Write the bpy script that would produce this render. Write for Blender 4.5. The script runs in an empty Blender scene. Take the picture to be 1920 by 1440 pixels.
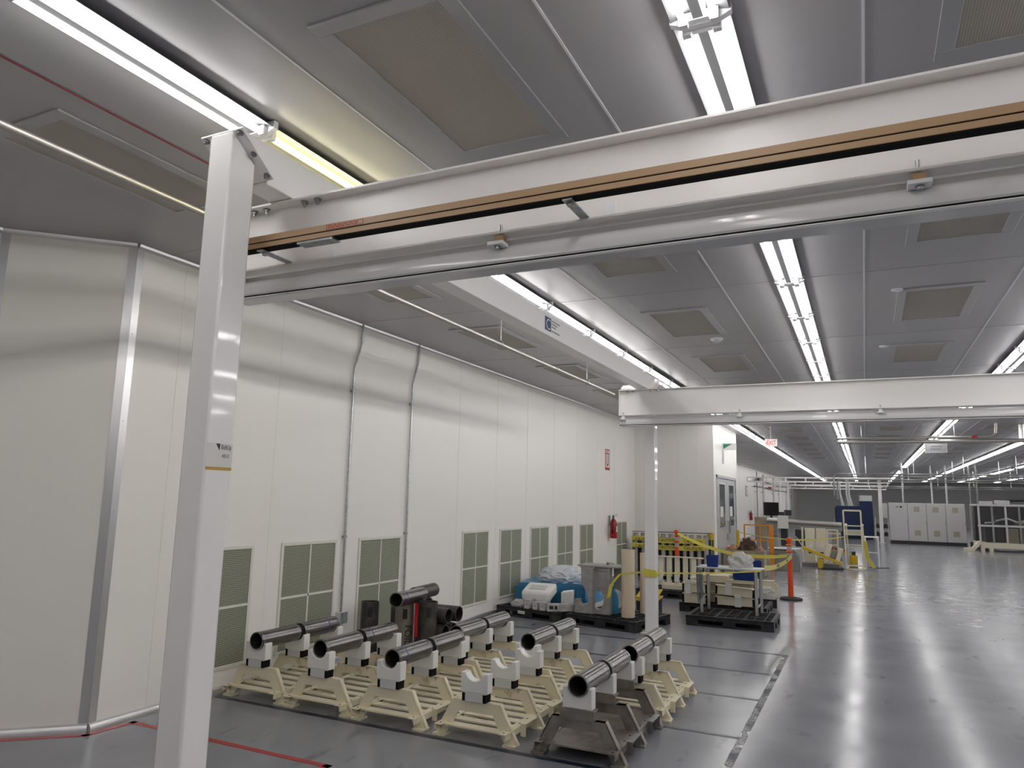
import bpy, bmesh, math, random
from mathutils import Vector, Matrix
random.seed(7)
SC = bpy.context.scene
COL = SC.collection
PI = math.pi
ORD = ['first','second','third','fourth','fifth','sixth','seventh','eighth','ninth','tenth','eleventh','twelfth','thirteenth','fourteenth','fifteenth','sixteenth','seventeenth','eighteenth','nineteenth','twentieth']
ZC = 3.737          # ceiling height
WX = -5.235         # left wall plane

# ---------------------------------------------------------------- materials
def mat(name, col, rough=.5, metal=0., spec=.5, bump=None, dirt_or_glint=None, coat=0., emit=None, rvar=None, aniso=0.):
    m = bpy.data.materials.new(name); m.use_nodes = True
    nt = m.node_tree; N = nt.nodes; L = nt.links
    b = N['Principled BSDF']
    b.inputs['Base Color'].default_value = (*col, 1)
    b.inputs['Roughness'].default_value = rough
    b.inputs['Metallic'].default_value = metal
    b.inputs['Specular IOR Level'].default_value = spec
    if coat:
        b.inputs['Coat Weight'].default_value = coat; b.inputs['Coat Roughness'].default_value = .08
    if emit:
        b.inputs['Emission Color'].default_value = (*emit[0], 1); b.inputs['Emission Strength'].default_value = emit[1]
    if bump or dirt_or_glint or rvar:
        tc = N.new('ShaderNodeTexCoord')
    def noise(scale, detail=3., stretch=None):
        n = N.new('ShaderNodeTexNoise'); n.inputs['Scale'].default_value = scale; n.inputs['Detail'].default_value = detail
        if stretch:
            mp = N.new('ShaderNodeMapping'); mp.inputs['Scale'].default_value = stretch
            L.new(tc.outputs['Object'], mp.inputs['Vector']); L.new(mp.outputs['Vector'], n.inputs['Vector'])
        else: L.new(tc.outputs['Object'], n.inputs['Vector'])
        return n
    if bump:
        n = noise(bump[0], 2., bump[2] if len(bump) > 2 else None)
        bp = N.new('ShaderNodeBump'); bp.inputs['Strength'].default_value = bump[1]; bp.inputs['Distance'].default_value = .01
        L.new(n.outputs['Fac'], bp.inputs['Height']); L.new(bp.outputs['Normal'], b.inputs['Normal'])
    if dirt_or_glint:        # (colour, scale, lo, hi)
        n = noise(dirt_or_glint[1], 6., dirt_or_glint[4] if len(dirt_or_glint) > 4 else None)
        r = N.new('ShaderNodeMapRange'); r.inputs['From Min'].default_value = dirt_or_glint[2]; r.inputs['From Max'].default_value = dirt_or_glint[3]
        L.new(n.outputs['Fac'], r.inputs['Value'])
        mx = N.new('ShaderNodeMix'); mx.data_type = 'RGBA'
        mx.inputs[6].default_value = (*col, 1); mx.inputs[7].default_value = (*dirt_or_glint[0], 1)
        L.new(r.outputs['Result'], mx.inputs[0]); L.new(mx.outputs[2], b.inputs['Base Color'])
    if rvar:        # (scale, lo, hi, stretch)
        n = noise(rvar[0], 4., rvar[3] if len(rvar) > 3 else None)
        r = N.new('ShaderNodeMapRange'); r.inputs['From Min'].default_value = .3; r.inputs['From Max'].default_value = .7
        r.inputs['To Min'].default_value = rvar[1]; r.inputs['To Max'].default_value = rvar[2]
        L.new(n.outputs['Fac'], r.inputs['Value']); L.new(r.outputs['Result'], b.inputs['Roughness'])
    return m

def grid_mat(name, bar, cell, cw, ch, mortar, rough=.5, plane='YZ'):
    """egg-crate or perforated sheet: a true-scale brick grid"""
    m = mat(name, bar, rough); nt = m.node_tree; N = nt.nodes; L = nt.links; b = N['Principled BSDF']
    tc = N.new('ShaderNodeTexCoord'); sp = N.new('ShaderNodeSeparateXYZ'); cb = N.new('ShaderNodeCombineXYZ')
    L.new(tc.outputs['Object'], sp.inputs[0])
    L.new(sp.outputs[plane[0]], cb.inputs[0]); L.new(sp.outputs[plane[1]], cb.inputs[1])
    br = N.new('ShaderNodeTexBrick'); br.offset = 0; br.squash = 1
    br.inputs['Scale'].default_value = 1.; br.inputs['Brick Width'].default_value = cw; br.inputs['Row Height'].default_value = ch
    br.inputs['Mortar Size'].default_value = mortar; br.inputs['Mortar Smooth'].default_value = .1
    br.inputs['Color1'].default_value = (*cell, 1); br.inputs['Color2'].default_value = (*[c*.8 for c in cell], 1); br.inputs['Mortar'].default_value = (*bar, 1)
    L.new(cb.outputs[0], br.inputs['Vector']); L.new(br.outputs['Color'], b.inputs['Base Color'])
    bp = N.new('ShaderNodeBump'); bp.inputs['Strength'].default_value = .6; bp.inputs['Distance'].default_value = .004
    L.new(br.outputs['Fac'], bp.inputs['Height']); L.new(bp.outputs['Normal'], b.inputs['Normal'])
    return m

EXPOSURE = 0.45
M = {}
M['wall'] = mat('white wall panel', (.87,.845,.805), .33)
M['ceil'] = mat('grey ceiling sheet', (.42,.412,.430), .30, spec=.6)
M['farwall'] = mat('grey far wall', (.74,.74,.75), .45)
M['crane'] = mat('white crane enamel', (.90,.88,.865), .16, spec=.5, bump=(240.,.10))
M['crane_smooth'] = mat('white column enamel', (.90,.88,.865), .05, spec=.5, bump=(20.,.03,(1,1,.10)))
M['rail'] = mat('pale grey track enamel', (.74,.735,.73), .14, spec=.6)
M['tan'] = mat('tan conductor cover', (.46,.30,.17), .42)
M['black'] = mat('black plastic', (.008,.008,.008), .7, spec=.1)
M['rubber'] = mat('black rubber', (.02,.02,.02), .7)
M['alum'] = mat('aluminium', (.72,.72,.73), .32, metal=.85)
M['galv'] = mat('galvanised steel', (.55,.57,.58), .35, metal=.8, dirt_or_glint=((.42,.44,.46), 30, .4, .6))
M['zinc'] = mat('zinc bolt steel', (.38,.38,.38), .35, metal=.9)
M['stainless'] = mat('stainless tube', (.50,.48,.455), .45, metal=.9)
M['pipe'] = mat('machined steel pipe', (.19,.185,.185), .27, metal=.92, dirt_or_glint=((.26,.25,.245), 4, .4, .7))
M['pipe_bright'] = mat('bright steel pipe', (.26,.255,.25), .24, metal=.95, dirt_or_glint=((.21,.205,.20), 4, .4, .7))
M['pipe_dark'] = mat('dull dark pipe', (.085,.082,.078), .42, metal=.6, dirt_or_glint=((.13,.12,.11), 12, .45, .65))
M['bore'] = mat('near-black pipe bore', (.018,.017,.016), .6)  # near-black lining inside pipes and on the square ports
M['blue_mark'] = mat('blue layout marker', (.05,.06,.28), .5)
M['cream'] = mat('worn cream paint', (.80,.73,.55), .45, dirt_or_glint=((.26,.19,.11), 9, .62, .78))
M['cream_clean'] = mat('clean cream paint', (.76,.70,.54), .5)
M['raw'] = mat('bare brown steel', (.33,.30,.27), .4, metal=.6, dirt_or_glint=((.20,.17,.15), 7, .45, .7))
M['uhmw'] = mat('white plastic block', (.80,.80,.78), .4)
M['padgrey'] = mat('pale grey plastic', (.62,.63,.62), .5)
M['pallet'] = mat('black pallet plastic', (.014,.014,.017), .5, dirt_or_glint=((.05,.05,.055), 8, .5, .75))
M['tube_cream'] = mat('cream cardboard tube', (.78,.66,.50), .6)
M['foam'] = mat('white foam', (.86,.86,.84), .7, bump=(60,.08))
M['bluewrap'] = mat('blue plastic sheet', (.06,.27,.50), .3, bump=(9,.6))
M['bubble'] = mat('bubble wrap', (.68,.71,.76), .18, bump=(45,.7))
M['plate_grey'] = mat('grey cast plate', (.33,.32,.31), .5, dirt_or_glint=((.42,.41,.39), 10, .45, .7))
M['carton'] = mat('silver carton', (.55,.545,.54), .4, dirt_or_glint=((.40,.39,.38), 9, .45, .6))
M['vent_frame'] = mat('cream grille frame', (.74,.73,.66), .4)
M['vent_mesh'] = grid_mat('eggcrate', (.40,.42,.32), (.03,.034,.024), .0165, .0165, .0034, .5, 'YZ')
M['filter_frame'] = mat('grey filter frame', (.43,.435,.45), .3, metal=.3)
M['filter_mesh'] = grid_mat('perforated filter sheet', (.50,.46,.405), (.20,.18,.15), .011, .011, .0035, .55, 'XY')
M['tube'] = mat('fluorescent tube', (.9,.9,.9), .3, emit=((1.,.975,.955), 15.))
M['tube_warm'] = mat('warm fluorescent tube', (.9,.9,.8), .3, emit=((1.,.93,.62), 13.))
M['lamp_white'] = mat('white lamp enamel', (.84,.85,.87), .3)
M['lamp_body'] = mat('pale grey lamp enamel', (.22,.223,.235), .45)
M['lamp_cream'] = mat('yellowed lamp enamel', (.27,.26,.17), .45)
M['red_tape'] = mat('red floor tape', (.42,.03,.035), .35)
M['red'] = mat('red enamel', (.40,.012,.016), .25)
M['red_line'] = mat('red strip', (.36,.02,.04), .5)
M['blue_tape'] = mat('blue floor tape', (.018,.026,.048), .3, dirt_or_glint=((.12,.13,.15), 10, .64, .70))
M['worn_glint_tape'] = mat('worn glint-painted blue tape', (.022,.034,.05), .10, spec=.9, bump=(50.,.35), rvar=(4.,-.1,.62), dirt_or_glint=((.70,.71,.72), 6, .58, .62, (1,.6,1)))  # pale patches paint lamp reflections into the colour, along with real wear
M['gold'] = mat('mustard print', (.52,.33,.05), .5)
M['ink'] = mat('black print', (.012,.012,.014), .5)
M['greyink'] = mat('grey print', (.16,.17,.19), .5)
M['paper'] = mat('white sticker paper', (.72,.71,.68), .5)
M['logo_blue'] = mat('navy logo print', (.012,.05,.14), .4)
M['orange'] = mat('orange plastic', (.78,.09,.015), .4)
M['reflective'] = mat('grey reflective band', (.42,.43,.44), .3)
M['yellow'] = mat('yellow paint', (.62,.43,.02), .4)
M['yellow_tape'] = mat('yellow caution tape', (.70,.62,.10), .3, bump=(18,.3))
M['orange_rail'] = mat('orange rail paint', (.68,.26,.03), .4)
M['blue_bin'] = mat('blue bin plastic', (.008,.035,.20), .35)
M['clearbag'] = mat('clear plastic bag', (.72,.72,.70), .18, bump=(22,.9)); M['clearbag'].node_tree.nodes['Principled BSDF'].inputs['Alpha'].default_value = .6
M['pane'] = mat('clear enclosure pane', (.12,.13,.13), .05); M['pane'].node_tree.nodes['Principled BSDF'].inputs['Alpha'].default_value = .18
M['navy'] = mat('navy machine enamel', (.006,.022,.085), .4)
M['cabinet'] = mat('pale grey cabinet enamel', (.60,.59,.585), .4)
M['beige_filter'] = mat('beige louvre', (.42,.38,.29), .6)
M['charcoal'] = mat('charcoal plinth', (.035,.037,.04), .5)
M['machine_dark'] = mat('dark machinery', (.05,.05,.052), .45, metal=.3)
M['machine_grey'] = mat('grey machinery', (.30,.30,.29), .4, metal=.4)
M['crate'] = mat('tan crate board', (.34,.29,.21), .7, dirt_or_glint=((.26,.21,.15), 5, .4, .7))
M['brownwrap'] = mat('brown crumpled wrap', (.075,.035,.022), .35, bump=(14,.8))
M['copper'] = mat('copper coloured wrap', (.42,.20,.12), .35, bump=(14,.6))
M['screen'] = mat('black screen', (.004,.004,.006), .12)
M['doorpaint'] = mat('door paint', (.46,.47,.48), .35)
M['glass'] = mat('dark door glass', (.10,.115,.115), .06, spec=.6)
M['exit_white'] = mat('exit sign face', (.75,.68,.66), .4, emit=((1,.86,.83), .35))
M['exit_red'] = mat('exit red', (.55,.03,.03), .4, emit=((1,.08,.08), .3))
M['green'] = mat('green print', (.02,.19,.12), .5)
M['acrylic'] = mat('grey acrylic sign', (.36,.36,.36), .2)

# floor: polished grey epoxy
def floor_mat():
    m = mat('polished grey floor', (.34,.345,.37), .2, spec=.42)
    nt = m.node_tree; N = nt.nodes; L = nt.links; b = N['Principled BSDF']
    tc = N.new('ShaderNodeTexCoord')
    def noise(scale, st, det):
        mp = N.new('ShaderNodeMapping'); mp.inputs['Scale'].default_value = st
        n = N.new('ShaderNodeTexNoise'); n.inputs['Scale'].default_value = scale; n.inputs['Detail'].default_value = det
        L.new(tc.outputs['Object'], mp.inputs['Vector']); L.new(mp.outputs['Vector'], n.inputs['Vector']); return n
    n1 = noise(1.1, (1,1,1), 5); n2 = noise(5, (1,.35,1), 8)
    cr = N.new('ShaderNodeValToRGB'); cr.color_ramp.elements[0].position = .3; cr.color_ramp.elements[0].color = (.215,.222,.248,1)
    cr.color_ramp.elements[1].position = .72; cr.color_ramp.elements[1].color = (.285,.295,.325,1)
    L.new(n1.outputs['Fac'], cr.inputs['Fac'])
    r2 = N.new('ShaderNodeMapRange'); r2.inputs['From Min'].default_value = .62; r2.inputs['From Max'].default_value = .72; r2.inputs['To Max'].default_value = .5
    L.new(n2.outputs['Fac'], r2.inputs['Value'])
    mx = N.new('ShaderNodeMix'); mx.data_type = 'RGBA'; mx.blend_type = 'MULTIPLY'; mx.inputs[7].default_value = (.35,.35,.36,1)
    L.new(r2.outputs['Result'], mx.inputs[0]); L.new(cr.outputs['Color'], mx.inputs[6]); L.new(mx.outputs[2], b.inputs['Base Color'])
    n3 = noise(2.5, (1,1,1), 5)
    rr = N.new('ShaderNodeMapRange'); rr.inputs['From Min'].default_value = .3; rr.inputs['From Max'].default_value = .7; rr.inputs['To Min'].default_value = .16; rr.inputs['To Max'].default_value = .235
    L.new(n3.outputs['Fac'], rr.inputs['Value']); L.new(rr.outputs['Result'], b.inputs['Roughness'])
    n4 = noise(3.2, (1,1,1), 3)
    bp = N.new('ShaderNodeBump'); bp.inputs['Strength'].default_value = .010; bp.inputs['Distance'].default_value = .02
    L.new(n4.outputs['Fac'], bp.inputs['Height']); L.new(bp.outputs['Normal'], b.inputs['Normal'])
    return m
M['floor'] = floor_mat()

# ---------------------------------------------------------------- mesh helper
def aux(d):
    d = Vector(d).normalized(); a = Vector((0,0,1)) if abs(d.z) < .9 else Vector((1,0,0))
    u = d.cross(a).normalized(); return d, u, d.cross(u).normalized()

class B:
    def __init__(s): s.bm = bmesh.new()
    def box(s, x0, x1, y0, y1, z0, z1):
        v = [s.bm.verts.new(p) for p in ((x0,y0,z0),(x1,y0,z0),(x1,y1,z0),(x0,y1,z0),(x0,y0,z1),(x1,y0,z1),(x1,y1,z1),(x0,y1,z1))]
        for f in ((3,2,1,0),(4,5,6,7),(0,1,5,4),(1,2,6,5),(2,3,7,6),(3,0,4,7)): s.bm.faces.new([v[i] for i in f])
        return s
    def rbox(s, c, size, rz=0, rx=0, ry=0):
        R = Matrix.Rotation(rz,3,'Z') @ Matrix.Rotation(ry,3,'Y') @ Matrix.Rotation(rx,3,'X'); c = Vector(c); a,b_,d = [q/2 for q in size]
        v = [s.bm.verts.new(c + R @ Vector(p)) for p in ((-a,-b_,-d),(a,-b_,-d),(a,b_,-d),(-a,b_,-d),(-a,-b_,d),(a,-b_,d),(a,b_,d),(-a,b_,d))]
        for f in ((3,2,1,0),(4,5,6,7),(0,1,5,4),(1,2,6,5),(2,3,7,6),(3,0,4,7)): s.bm.faces.new([v[i] for i in f])
        return s
    def bar(s, p0, p1, w, h=None):
        """rectangular bar between two points; w sideways, h the other way"""
        h = h or w; p0 = Vector(p0); p1 = Vector(p1); d,u,t = aux(p1-p0)
        rings = []
        for p in (p0, p1): rings.append([s.bm.verts.new(p + u*a*w/2 + t*b_*h/2) for a,b_ in ((-1,-1),(1,-1),(1,1),(-1,1))])
        a, b_ = rings
        for i in range(4): s.bm.faces.new([a[i],a[(i+1)%4],b_[(i+1)%4],b_[i]])
        s.bm.faces.new(a[::-1]); s.bm.faces.new(b_); return s
    def cyl(s, p0, p1, r, n=16, r1=None, caps=True):
        p0 = Vector(p0); p1 = Vector(p1); d,u,t = aux(p1-p0); r1 = r if r1 is None else r1
        ra = [[s.bm.verts.new(p + (u*math.cos(2*PI*i/n) + t*math.sin(2*PI*i/n))*q) for i in range(n)] for p,q in ((p0,r),(p1,r1))]
        for i in range(n): s.bm.faces.new([ra[0][i],ra[0][(i+1)%n],ra[1][(i+1)%n],ra[1][i]])
        if caps: s.bm.faces.new(ra[0][::-1]); s.bm.faces.new(ra[1])
        return s
    def pipe(s, p0, p1, R, r, n=28):
        p0 = Vector(p0); p1 = Vector(p1); d,u,t = aux(p1-p0)
        q = [[s.bm.verts.new(p + (u*math.cos(2*PI*i/n) + t*math.sin(2*PI*i/n))*k) for i in range(n)] for p,k in ((p0,R),(p1,R),(p1,r),(p0,r))]
        for j in range(4):
            a, b_ = q[j], q[(j+1)%4]
            for i in range(n): s.bm.faces.new([a[i],a[(i+1)%n],b_[(i+1)%n],b_[i]])
        return s
    def prism(s, pts, axis, a, b_):
        """extrude a closed 2-D outline along an axis; pts are the two other coordinates in x,y,z order"""
        def P(p, k): return (k,p[0],p[1]) if axis == 'x' else (p[0],k,p[1]) if axis == 'y' else (p[0],p[1],k)
        lo = [s.bm.verts.new(P(p,a)) for p in pts]; hi = [s.bm.verts.new(P(p,b_)) for p in pts]; n = len(pts)
        for i in range(n): s.bm.faces.new([lo[i],lo[(i+1)%n],hi[(i+1)%n],hi[i]])
        s.bm.faces.new(lo[::-1]); s.bm.faces.new(hi); return s
    def sweep(s, pts, r, n=10):
        pts = [Vector(p) for p in pts]; rings = []
        for i,p in enumerate(pts):
            d = (pts[min(i+1,len(pts)-1)] - pts[max(i-1,0)]); _,u,t = aux(d)
            if i and (rings[-1][0].co - pts[i-1]).dot(u) < 0: u, t = -u, -t
            rings.append([s.bm.verts.new(p + (u*math.cos(2*PI*k/n) + t*math.sin(2*PI*k/n))*r) for k in range(n)])
        for a,b_ in zip(rings, rings[1:]):
            for i in range(n): s.bm.faces.new([a[i],a[(i+1)%n],b_[(i+1)%n],b_[i]])
        s.bm.faces.new(rings[0][::-1]); s.bm.faces.new(rings[-1]); return s
    def lathe(s, prof, c=(0,0,0), n=24):
        rings = [[s.bm.verts.new((c[0]+max(r,1e-4)*math.cos(2*PI*i/n), c[1]+max(r,1e-4)*math.sin(2*PI*i/n), c[2]+z)) for i in range(n)] for r,z in prof]
        for a,b_ in zip(rings, rings[1:]):
            for i in range(n): s.bm.faces.new([a[i],a[(i+1)%n],b_[(i+1)%n],b_[i]])
        s.bm.faces.new(rings[0][::-1]); s.bm.faces.new(rings[-1]); return s
    def ribbon(s, pts, w, th=.0012, up=(0,0,1)):
        """thin strip hung along a path; w along `up` (or per-point vectors)"""
        ups = up if isinstance(up, list) else [up]*len(pts); rows = []
        for i,p in enumerate(pts):
            p = Vector(p); U = Vector(ups[i]).normalized(); d = Vector(pts[min(i+1,len(pts)-1)]) - Vector(pts[max(i-1,0)]); nrm = d.cross(U).normalized()*th/2
            rows.append([s.bm.verts.new(p+U*w/2+nrm), s.bm.verts.new(p-U*w/2+nrm), s.bm.verts.new(p-U*w/2-nrm), s.bm.verts.new(p+U*w/2-nrm)])
        for a,b_ in zip(rows, rows[1:]):
            for i in range(4): s.bm.faces.new([a[i],a[(i+1)%4],b_[(i+1)%4],b_[i]])
        s.bm.faces.new(rows[0][::-1]); s.bm.faces.new(rows[-1]); return s
    def lump(s, c, size, seed=0, amp=.15, n=3):
        """crumpled closed lump, flat on its base"""
        rnd = random.Random(seed); vs = bmesh.ops.create_icosphere(s.bm, subdivisions=n, radius=1)['verts']
        for v in vs:
            k = 1 + amp*(rnd.random()-.5)*2; x,y,z = v.co*k; z = max(z, -.55)
            sx = math.copysign(abs(x)**.8, x); sy = math.copysign(abs(y)**.8, y)
            v.co = Vector((c[0]+sx*size[0]/2, c[1]+sy*size[1]/2, c[2]+(z+.55)/1.55*size[2]))
        return s
    def build(s, name, m, parent=None, bevel=0, loc=None):
        bmesh.ops.recalc_face_normals(s.bm, faces=s.bm.faces)
        for f in s.bm.faces: f.smooth = True
        for e in s.bm.edges:
            if len(e.link_faces) == 2 and e.calc_face_angle(0) > .62: e.smooth = False
        me = bpy.data.meshes.new(name); s.bm.to_mesh(me); s.bm.free()
        me.materials.append(M[m] if isinstance(m, str) else m)
        o = bpy.data.objects.new(name, me); COL.objects.link(o)
        if parent: o.parent = parent
        if loc: o.location = loc
        if bevel:
            md = o.modifiers.new('edge', 'BEVEL'); md.width = bevel; md.segments = 2; md.limit_method = 'ANGLE'; md.angle_limit = .6
        return o

def thing(name, label, cat, loc=(0,0,0), rz=0, group=None):
    o = bpy.data.objects.new(name, None); COL.objects.link(o); o.empty_display_size = .1
    o.location = loc; o.rotation_euler = (0,0,rz); o['label'] = label; o['category'] = cat
    if group: o['group'] = group
    return o
def tag(o, label, cat, group=None, kind=None):
    o['label'] = label; o['category'] = cat
    if group: o['group'] = group
    if kind: o['kind'] = kind
    return o
def struct(b, name, m, parent=None, bevel=0):
    o = b.build(name, m, parent, bevel)
    if parent is None: o['kind'] = 'structure'
    return o
def plabel(o, label): o['label'] = label; return o
def dup(root, loc, label=None, group=None, rz=None):
    kids = {}
    for o in list(root.children): kids[o] = list(o.children)
    r = root.copy(); COL.objects.link(r); r.location = loc
    if rz is not None: r.rotation_euler = (0,0,rz)
    if label: r['label'] = label
    if group: r['group'] = group
    for ch, gs in kids.items():
        c = ch.copy(); COL.objects.link(c); c.parent = r
        for g in gs:
            d = g.copy(); COL.objects.link(d); d.parent = c
    return r
def text(s, size, m, parent, loc, rot, name='lettering', align='CENTER', ext=.0006, shear=0, spacing=1., sx=1.):
    cu = bpy.data.curves.new(name, 'FONT'); cu.body = s; cu.size = size; cu.align_x = align; cu.align_y = 'CENTER'; cu.extrude = ext; cu.space_character = spacing
    cu.materials.append(M[m]); o = bpy.data.objects.new(name, cu); COL.objects.link(o)
    me = bpy.data.meshes.new_from_object(o); bpy.data.objects.remove(o)
    R = rot.to_matrix() if hasattr(rot,'to_matrix') else Matrix.Rotation(rot[2],3,'Z') @ Matrix.Rotation(rot[1],3,'Y') @ Matrix.Rotation(rot[0],3,'X')
    me.transform(Matrix.Translation(Vector(loc)) @ R.to_4x4() @ Matrix.Diagonal((sx,1,1,1)))
    o = bpy.data.objects.new(name, me); COL.objects.link(o)
    if parent: o.parent = parent
    return o
def ibeam(b, c, z0, z1, w, tf, tw, axis, a, e):
    """I-section along an axis; c the web centre in the other horizontal coordinate"""
    h = w/2; t = tw/2
    p = [(c-h,z0),(c+h,z0),(c+h,z0+tf),(c+t,z0+tf),(c+t,z1-tf),(c+h,z1-tf),(c+h,z1),(c-h,z1),(c-h,z1-tf),(c-t,z1-tf),(c-t,z0+tf),(c-h,z0+tf)]
    return b.prism(p, axis, a, e)
def hexbolt(b, p, d, r=.012, h=.012, stud=0):
    p = Vector(p); d = Vector(d).normalized(); b.cyl(p, p+d*.003, r*1.35, 16); b.cyl(p+d*.003, p+d*(.003+h), r, 6)
    if stud: b.cyl(p+d*h, p+d*(h+stud), r*.5, 8)
    return b
def rebase(root, base):
    """root and parts were modelled in room coordinates: put the root's origin at its base"""
    base = Vector(base); T = Matrix.Translation(-base); done = set()
    def go(o):
        for c in o.children:
            if c.type == 'MESH':
                if c.data.name not in done: c.data.transform(T); done.add(c.data.name)
            elif c.type == 'FONT': c.location -= base
            go(c)
    go(root)
    if root.type == 'MESH': root.data.transform(T)
    root.location = base; return root

# ================================================================ the room
struct(B().box(-12, 26, -9, 80, -.1, 0), 'floor', 'floor')
struct(B().box(-12, 26, -9, 80, ZC, ZC+.1), 'ceiling', 'ceil')
FX, FY = -5.92, 3.145     # far end of the angled wall
struct(B().box(WX-.12, WX, 3.80, 18.15, 0, ZC), 'wall_left', 'wall')
struct(B().prism([(WX,3.80),(FX,FY),(FX-.1,FY+.1),(WX-.12,3.95)], 'z', 0, ZC), 'wall_angled', 'wall')
struct(B().box(FX-.12, FX, -9, FY, 0, ZC), 'wall_left_front', 'wall')
struct(B().box(WX-.12, -3.27, 18.15, 18.27, 0, ZC), 'wall_alcove', 'wall')
struct(B().box(-3.39, -3.27, 18.27, 18.45, 0, ZC).box(-3.39, -3.27, 18.45, 21.45, 2.44, ZC).box(-3.39,-3.27,21.45,21.62,0,ZC).box(-9,-3.27,21.62,21.74,0,ZC), 'wall_door', 'wall')
struct(B().box(-9, -5.62, 36.9, 37.05, 0, ZC).box(-5.74, -5.62, 37.0, 75, 0, ZC), 'wall_far_left', 'wall')
struct(B().box(-9.1, -9, 21.74, 36.9, 0, ZC), 'wall_recess', 'wall')
struct(B().box(-9, 26, 75, 75.2, 0, ZC), 'wall_back', 'farwall')
struct(B().box(25.9, 26, -9, 75, 0, ZC), 'wall_right', 'wall')
struct(B().box(-12, 26, -9.1, -9, 0, ZC), 'wall_front', 'wall')
# panel joints on the left wall (thin raised cover strips)
b = B()
for y in (4.29, 5.50, 6.71, 7.93, 9.15, 10.36, 11.53, 12.74, 14.0, 15.24, 16.45, 17.6):
    b.box(WX, WX+.0025, y-.008, y+.008, .06, ZC)
struct(b, 'trim_1', 'wall')
b = B()
for x in (-4.1, -3.65): b.box(x-.008, x+.008, 18.147, 18.15, .06, ZC)
for y in range(38, 75, 2): b.box(-5.62, -5.617, y-.01, y+.01, .06, ZC)
struct(b, 'trim_2', 'wall')
# aluminium corner angle, head cove and rounded base trim
b = B().box(WX, WX+.004, 3.80, 3.862, .05, ZC)
u = Vector((FX-WX, FY-3.80, 0)).normalized(); nrm = Vector((-u.y, u.x, 0)); nrm = nrm if nrm.x > 0 else -nrm
p0 = Vector((WX,3.80,0)); p1 = p0 + u*.062
b.prism([(p0.x,p0.y),(p1.x,p1.y),(p1.x+nrm.x*.004,p1.y+nrm.y*.004),(p0.x+.004,p0.y+nrm.y*.002)], 'z', .05, ZC)
q0 = Vector((FX,FY,0)); q1 = q0 - u*.06
b.prism([(q0.x,q0.y),(q1.x,q1.y),(q1.x+nrm.x*.004,q1.y+nrm.y*.004),(q0.x+nrm.x*.004,q0.y+nrm.y*.004)], 'z', .05, ZC)
for z in (.9, 1.6, 2.3, 3.0): b.cyl((WX+.004,3.83,z), (WX+.007,3.83,z), .006, 8)
struct(b, 'trim_3', 'alum')
prof = [(0,0),(.035,0),(.033,.03),(.022,.052),(0,.062)]
head = [(0,ZC),(.03,ZC),(.026,ZC-.02),(.01,ZC-.034),(0,ZC-.036)]
def run(name, pts, pr):
    b = B(); V = [Vector(p) for p in pts]
    for a, c in zip(V, V[1:]):
        d = (c-a).normalized(); n = Vector((d.y,-d.x,0))
        lo = [b.bm.verts.new(a+n*q[0]+Vector((0,0,q[1]))) for q in pr]; hi = [b.bm.verts.new(c+n*q[0]+Vector((0,0,q[1]))) for q in pr]; k = len(pr)
        for i in range(k): b.bm.faces.new([lo[i],lo[(i+1)%k],hi[(i+1)%k],hi[i]])
        b.bm.faces.new(lo[::-1]); b.bm.faces.new(hi)
    return struct(b, name, 'alum')
path = [(FX,-9,0),(FX,FY,0),(WX,3.80,0),(WX,18.15,0),(-3.27,18.15,0)]
run('baseboard_left', path, prof)
run('trim_4', path, head)
run('trim_5', [(-5.62,37,0),(-5.62,75,0)], head)
# ceiling: raised joint strips along the room, sunk joints across
b = B()
for k in range(-2, 14):
    x = .085 + 1.185*k
    if abs((x+.507)/2.36 - round((x+.507)/2.36)) < .1: continue
    y0 = 4.1 if x < -5.2 else -9
    b.box(x-.006, x+.006, y0, 75, ZC-.004, ZC)
struct(b, 'trim_6', 'lamp_white')
b = B()
for k in range(-4, 27):
    y = 6.68 + 2.585*k
    b.box(-5.2 if y < 18 else -9, 26, y-.008, y+.008, ZC-.003, ZC)
struct(b, 'trim_7', 'filter_frame')
tag(B().box(-3.508,-3.496,.4,3.25,ZC-.006,ZC-.004).build('red_ceiling_strip','red_line'), 'thin red strip along the ceiling joint above the angled wall', 'strip')

# ---------------------------------------------------------------- floor tapes
tp = B()
R1 = [(-5.60,3.36),(-5.17,3.745),(-5.145,4.112),(-3.27,4.112),(-3.27,-1.5)]
for a, c in zip(R1, R1[1:]):
    A = Vector((*a,.0012)); C = Vector((*c,.0012)); tp.bar(A-(C-A).normalized()*.026, C+(C-A).normalized()*.026, .052, .0016)
tag(tp.build('floor_tape','red_tape'), 'red floor tape skirting the angled wall and turning a corner', 'floor tape')
G = 'blue tape lines of the pipe stand bay'
tag(B().box(-5.18,-.9,4.925,4.983,.0002,.0016).build('floor_tape','blue_tape'), 'dark blue floor tape line in front of the pipe stands', 'floor tape', G)
tag(B().box(-.952,-.892,3.6,9.56,.0004,.0021).build('floor_tape','worn_glint_tape'), 'wide worn glint-painted blue tape line bordering the open aisle', 'floor tape', G)
for i,(y,t) in enumerate(((6.085,'nearest the front stands'),(7.29,'second from the front stands'),(8.40,'third from the front stands'),(9.53,'farthest back, by the white column'))):
    tag(B().box(-5.18,-.952,y-.024,y+.024,.0002,.0015).build('floor_tape','blue_tape'), 'dark blue cross tape line '+t, 'floor tape', G)

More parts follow.
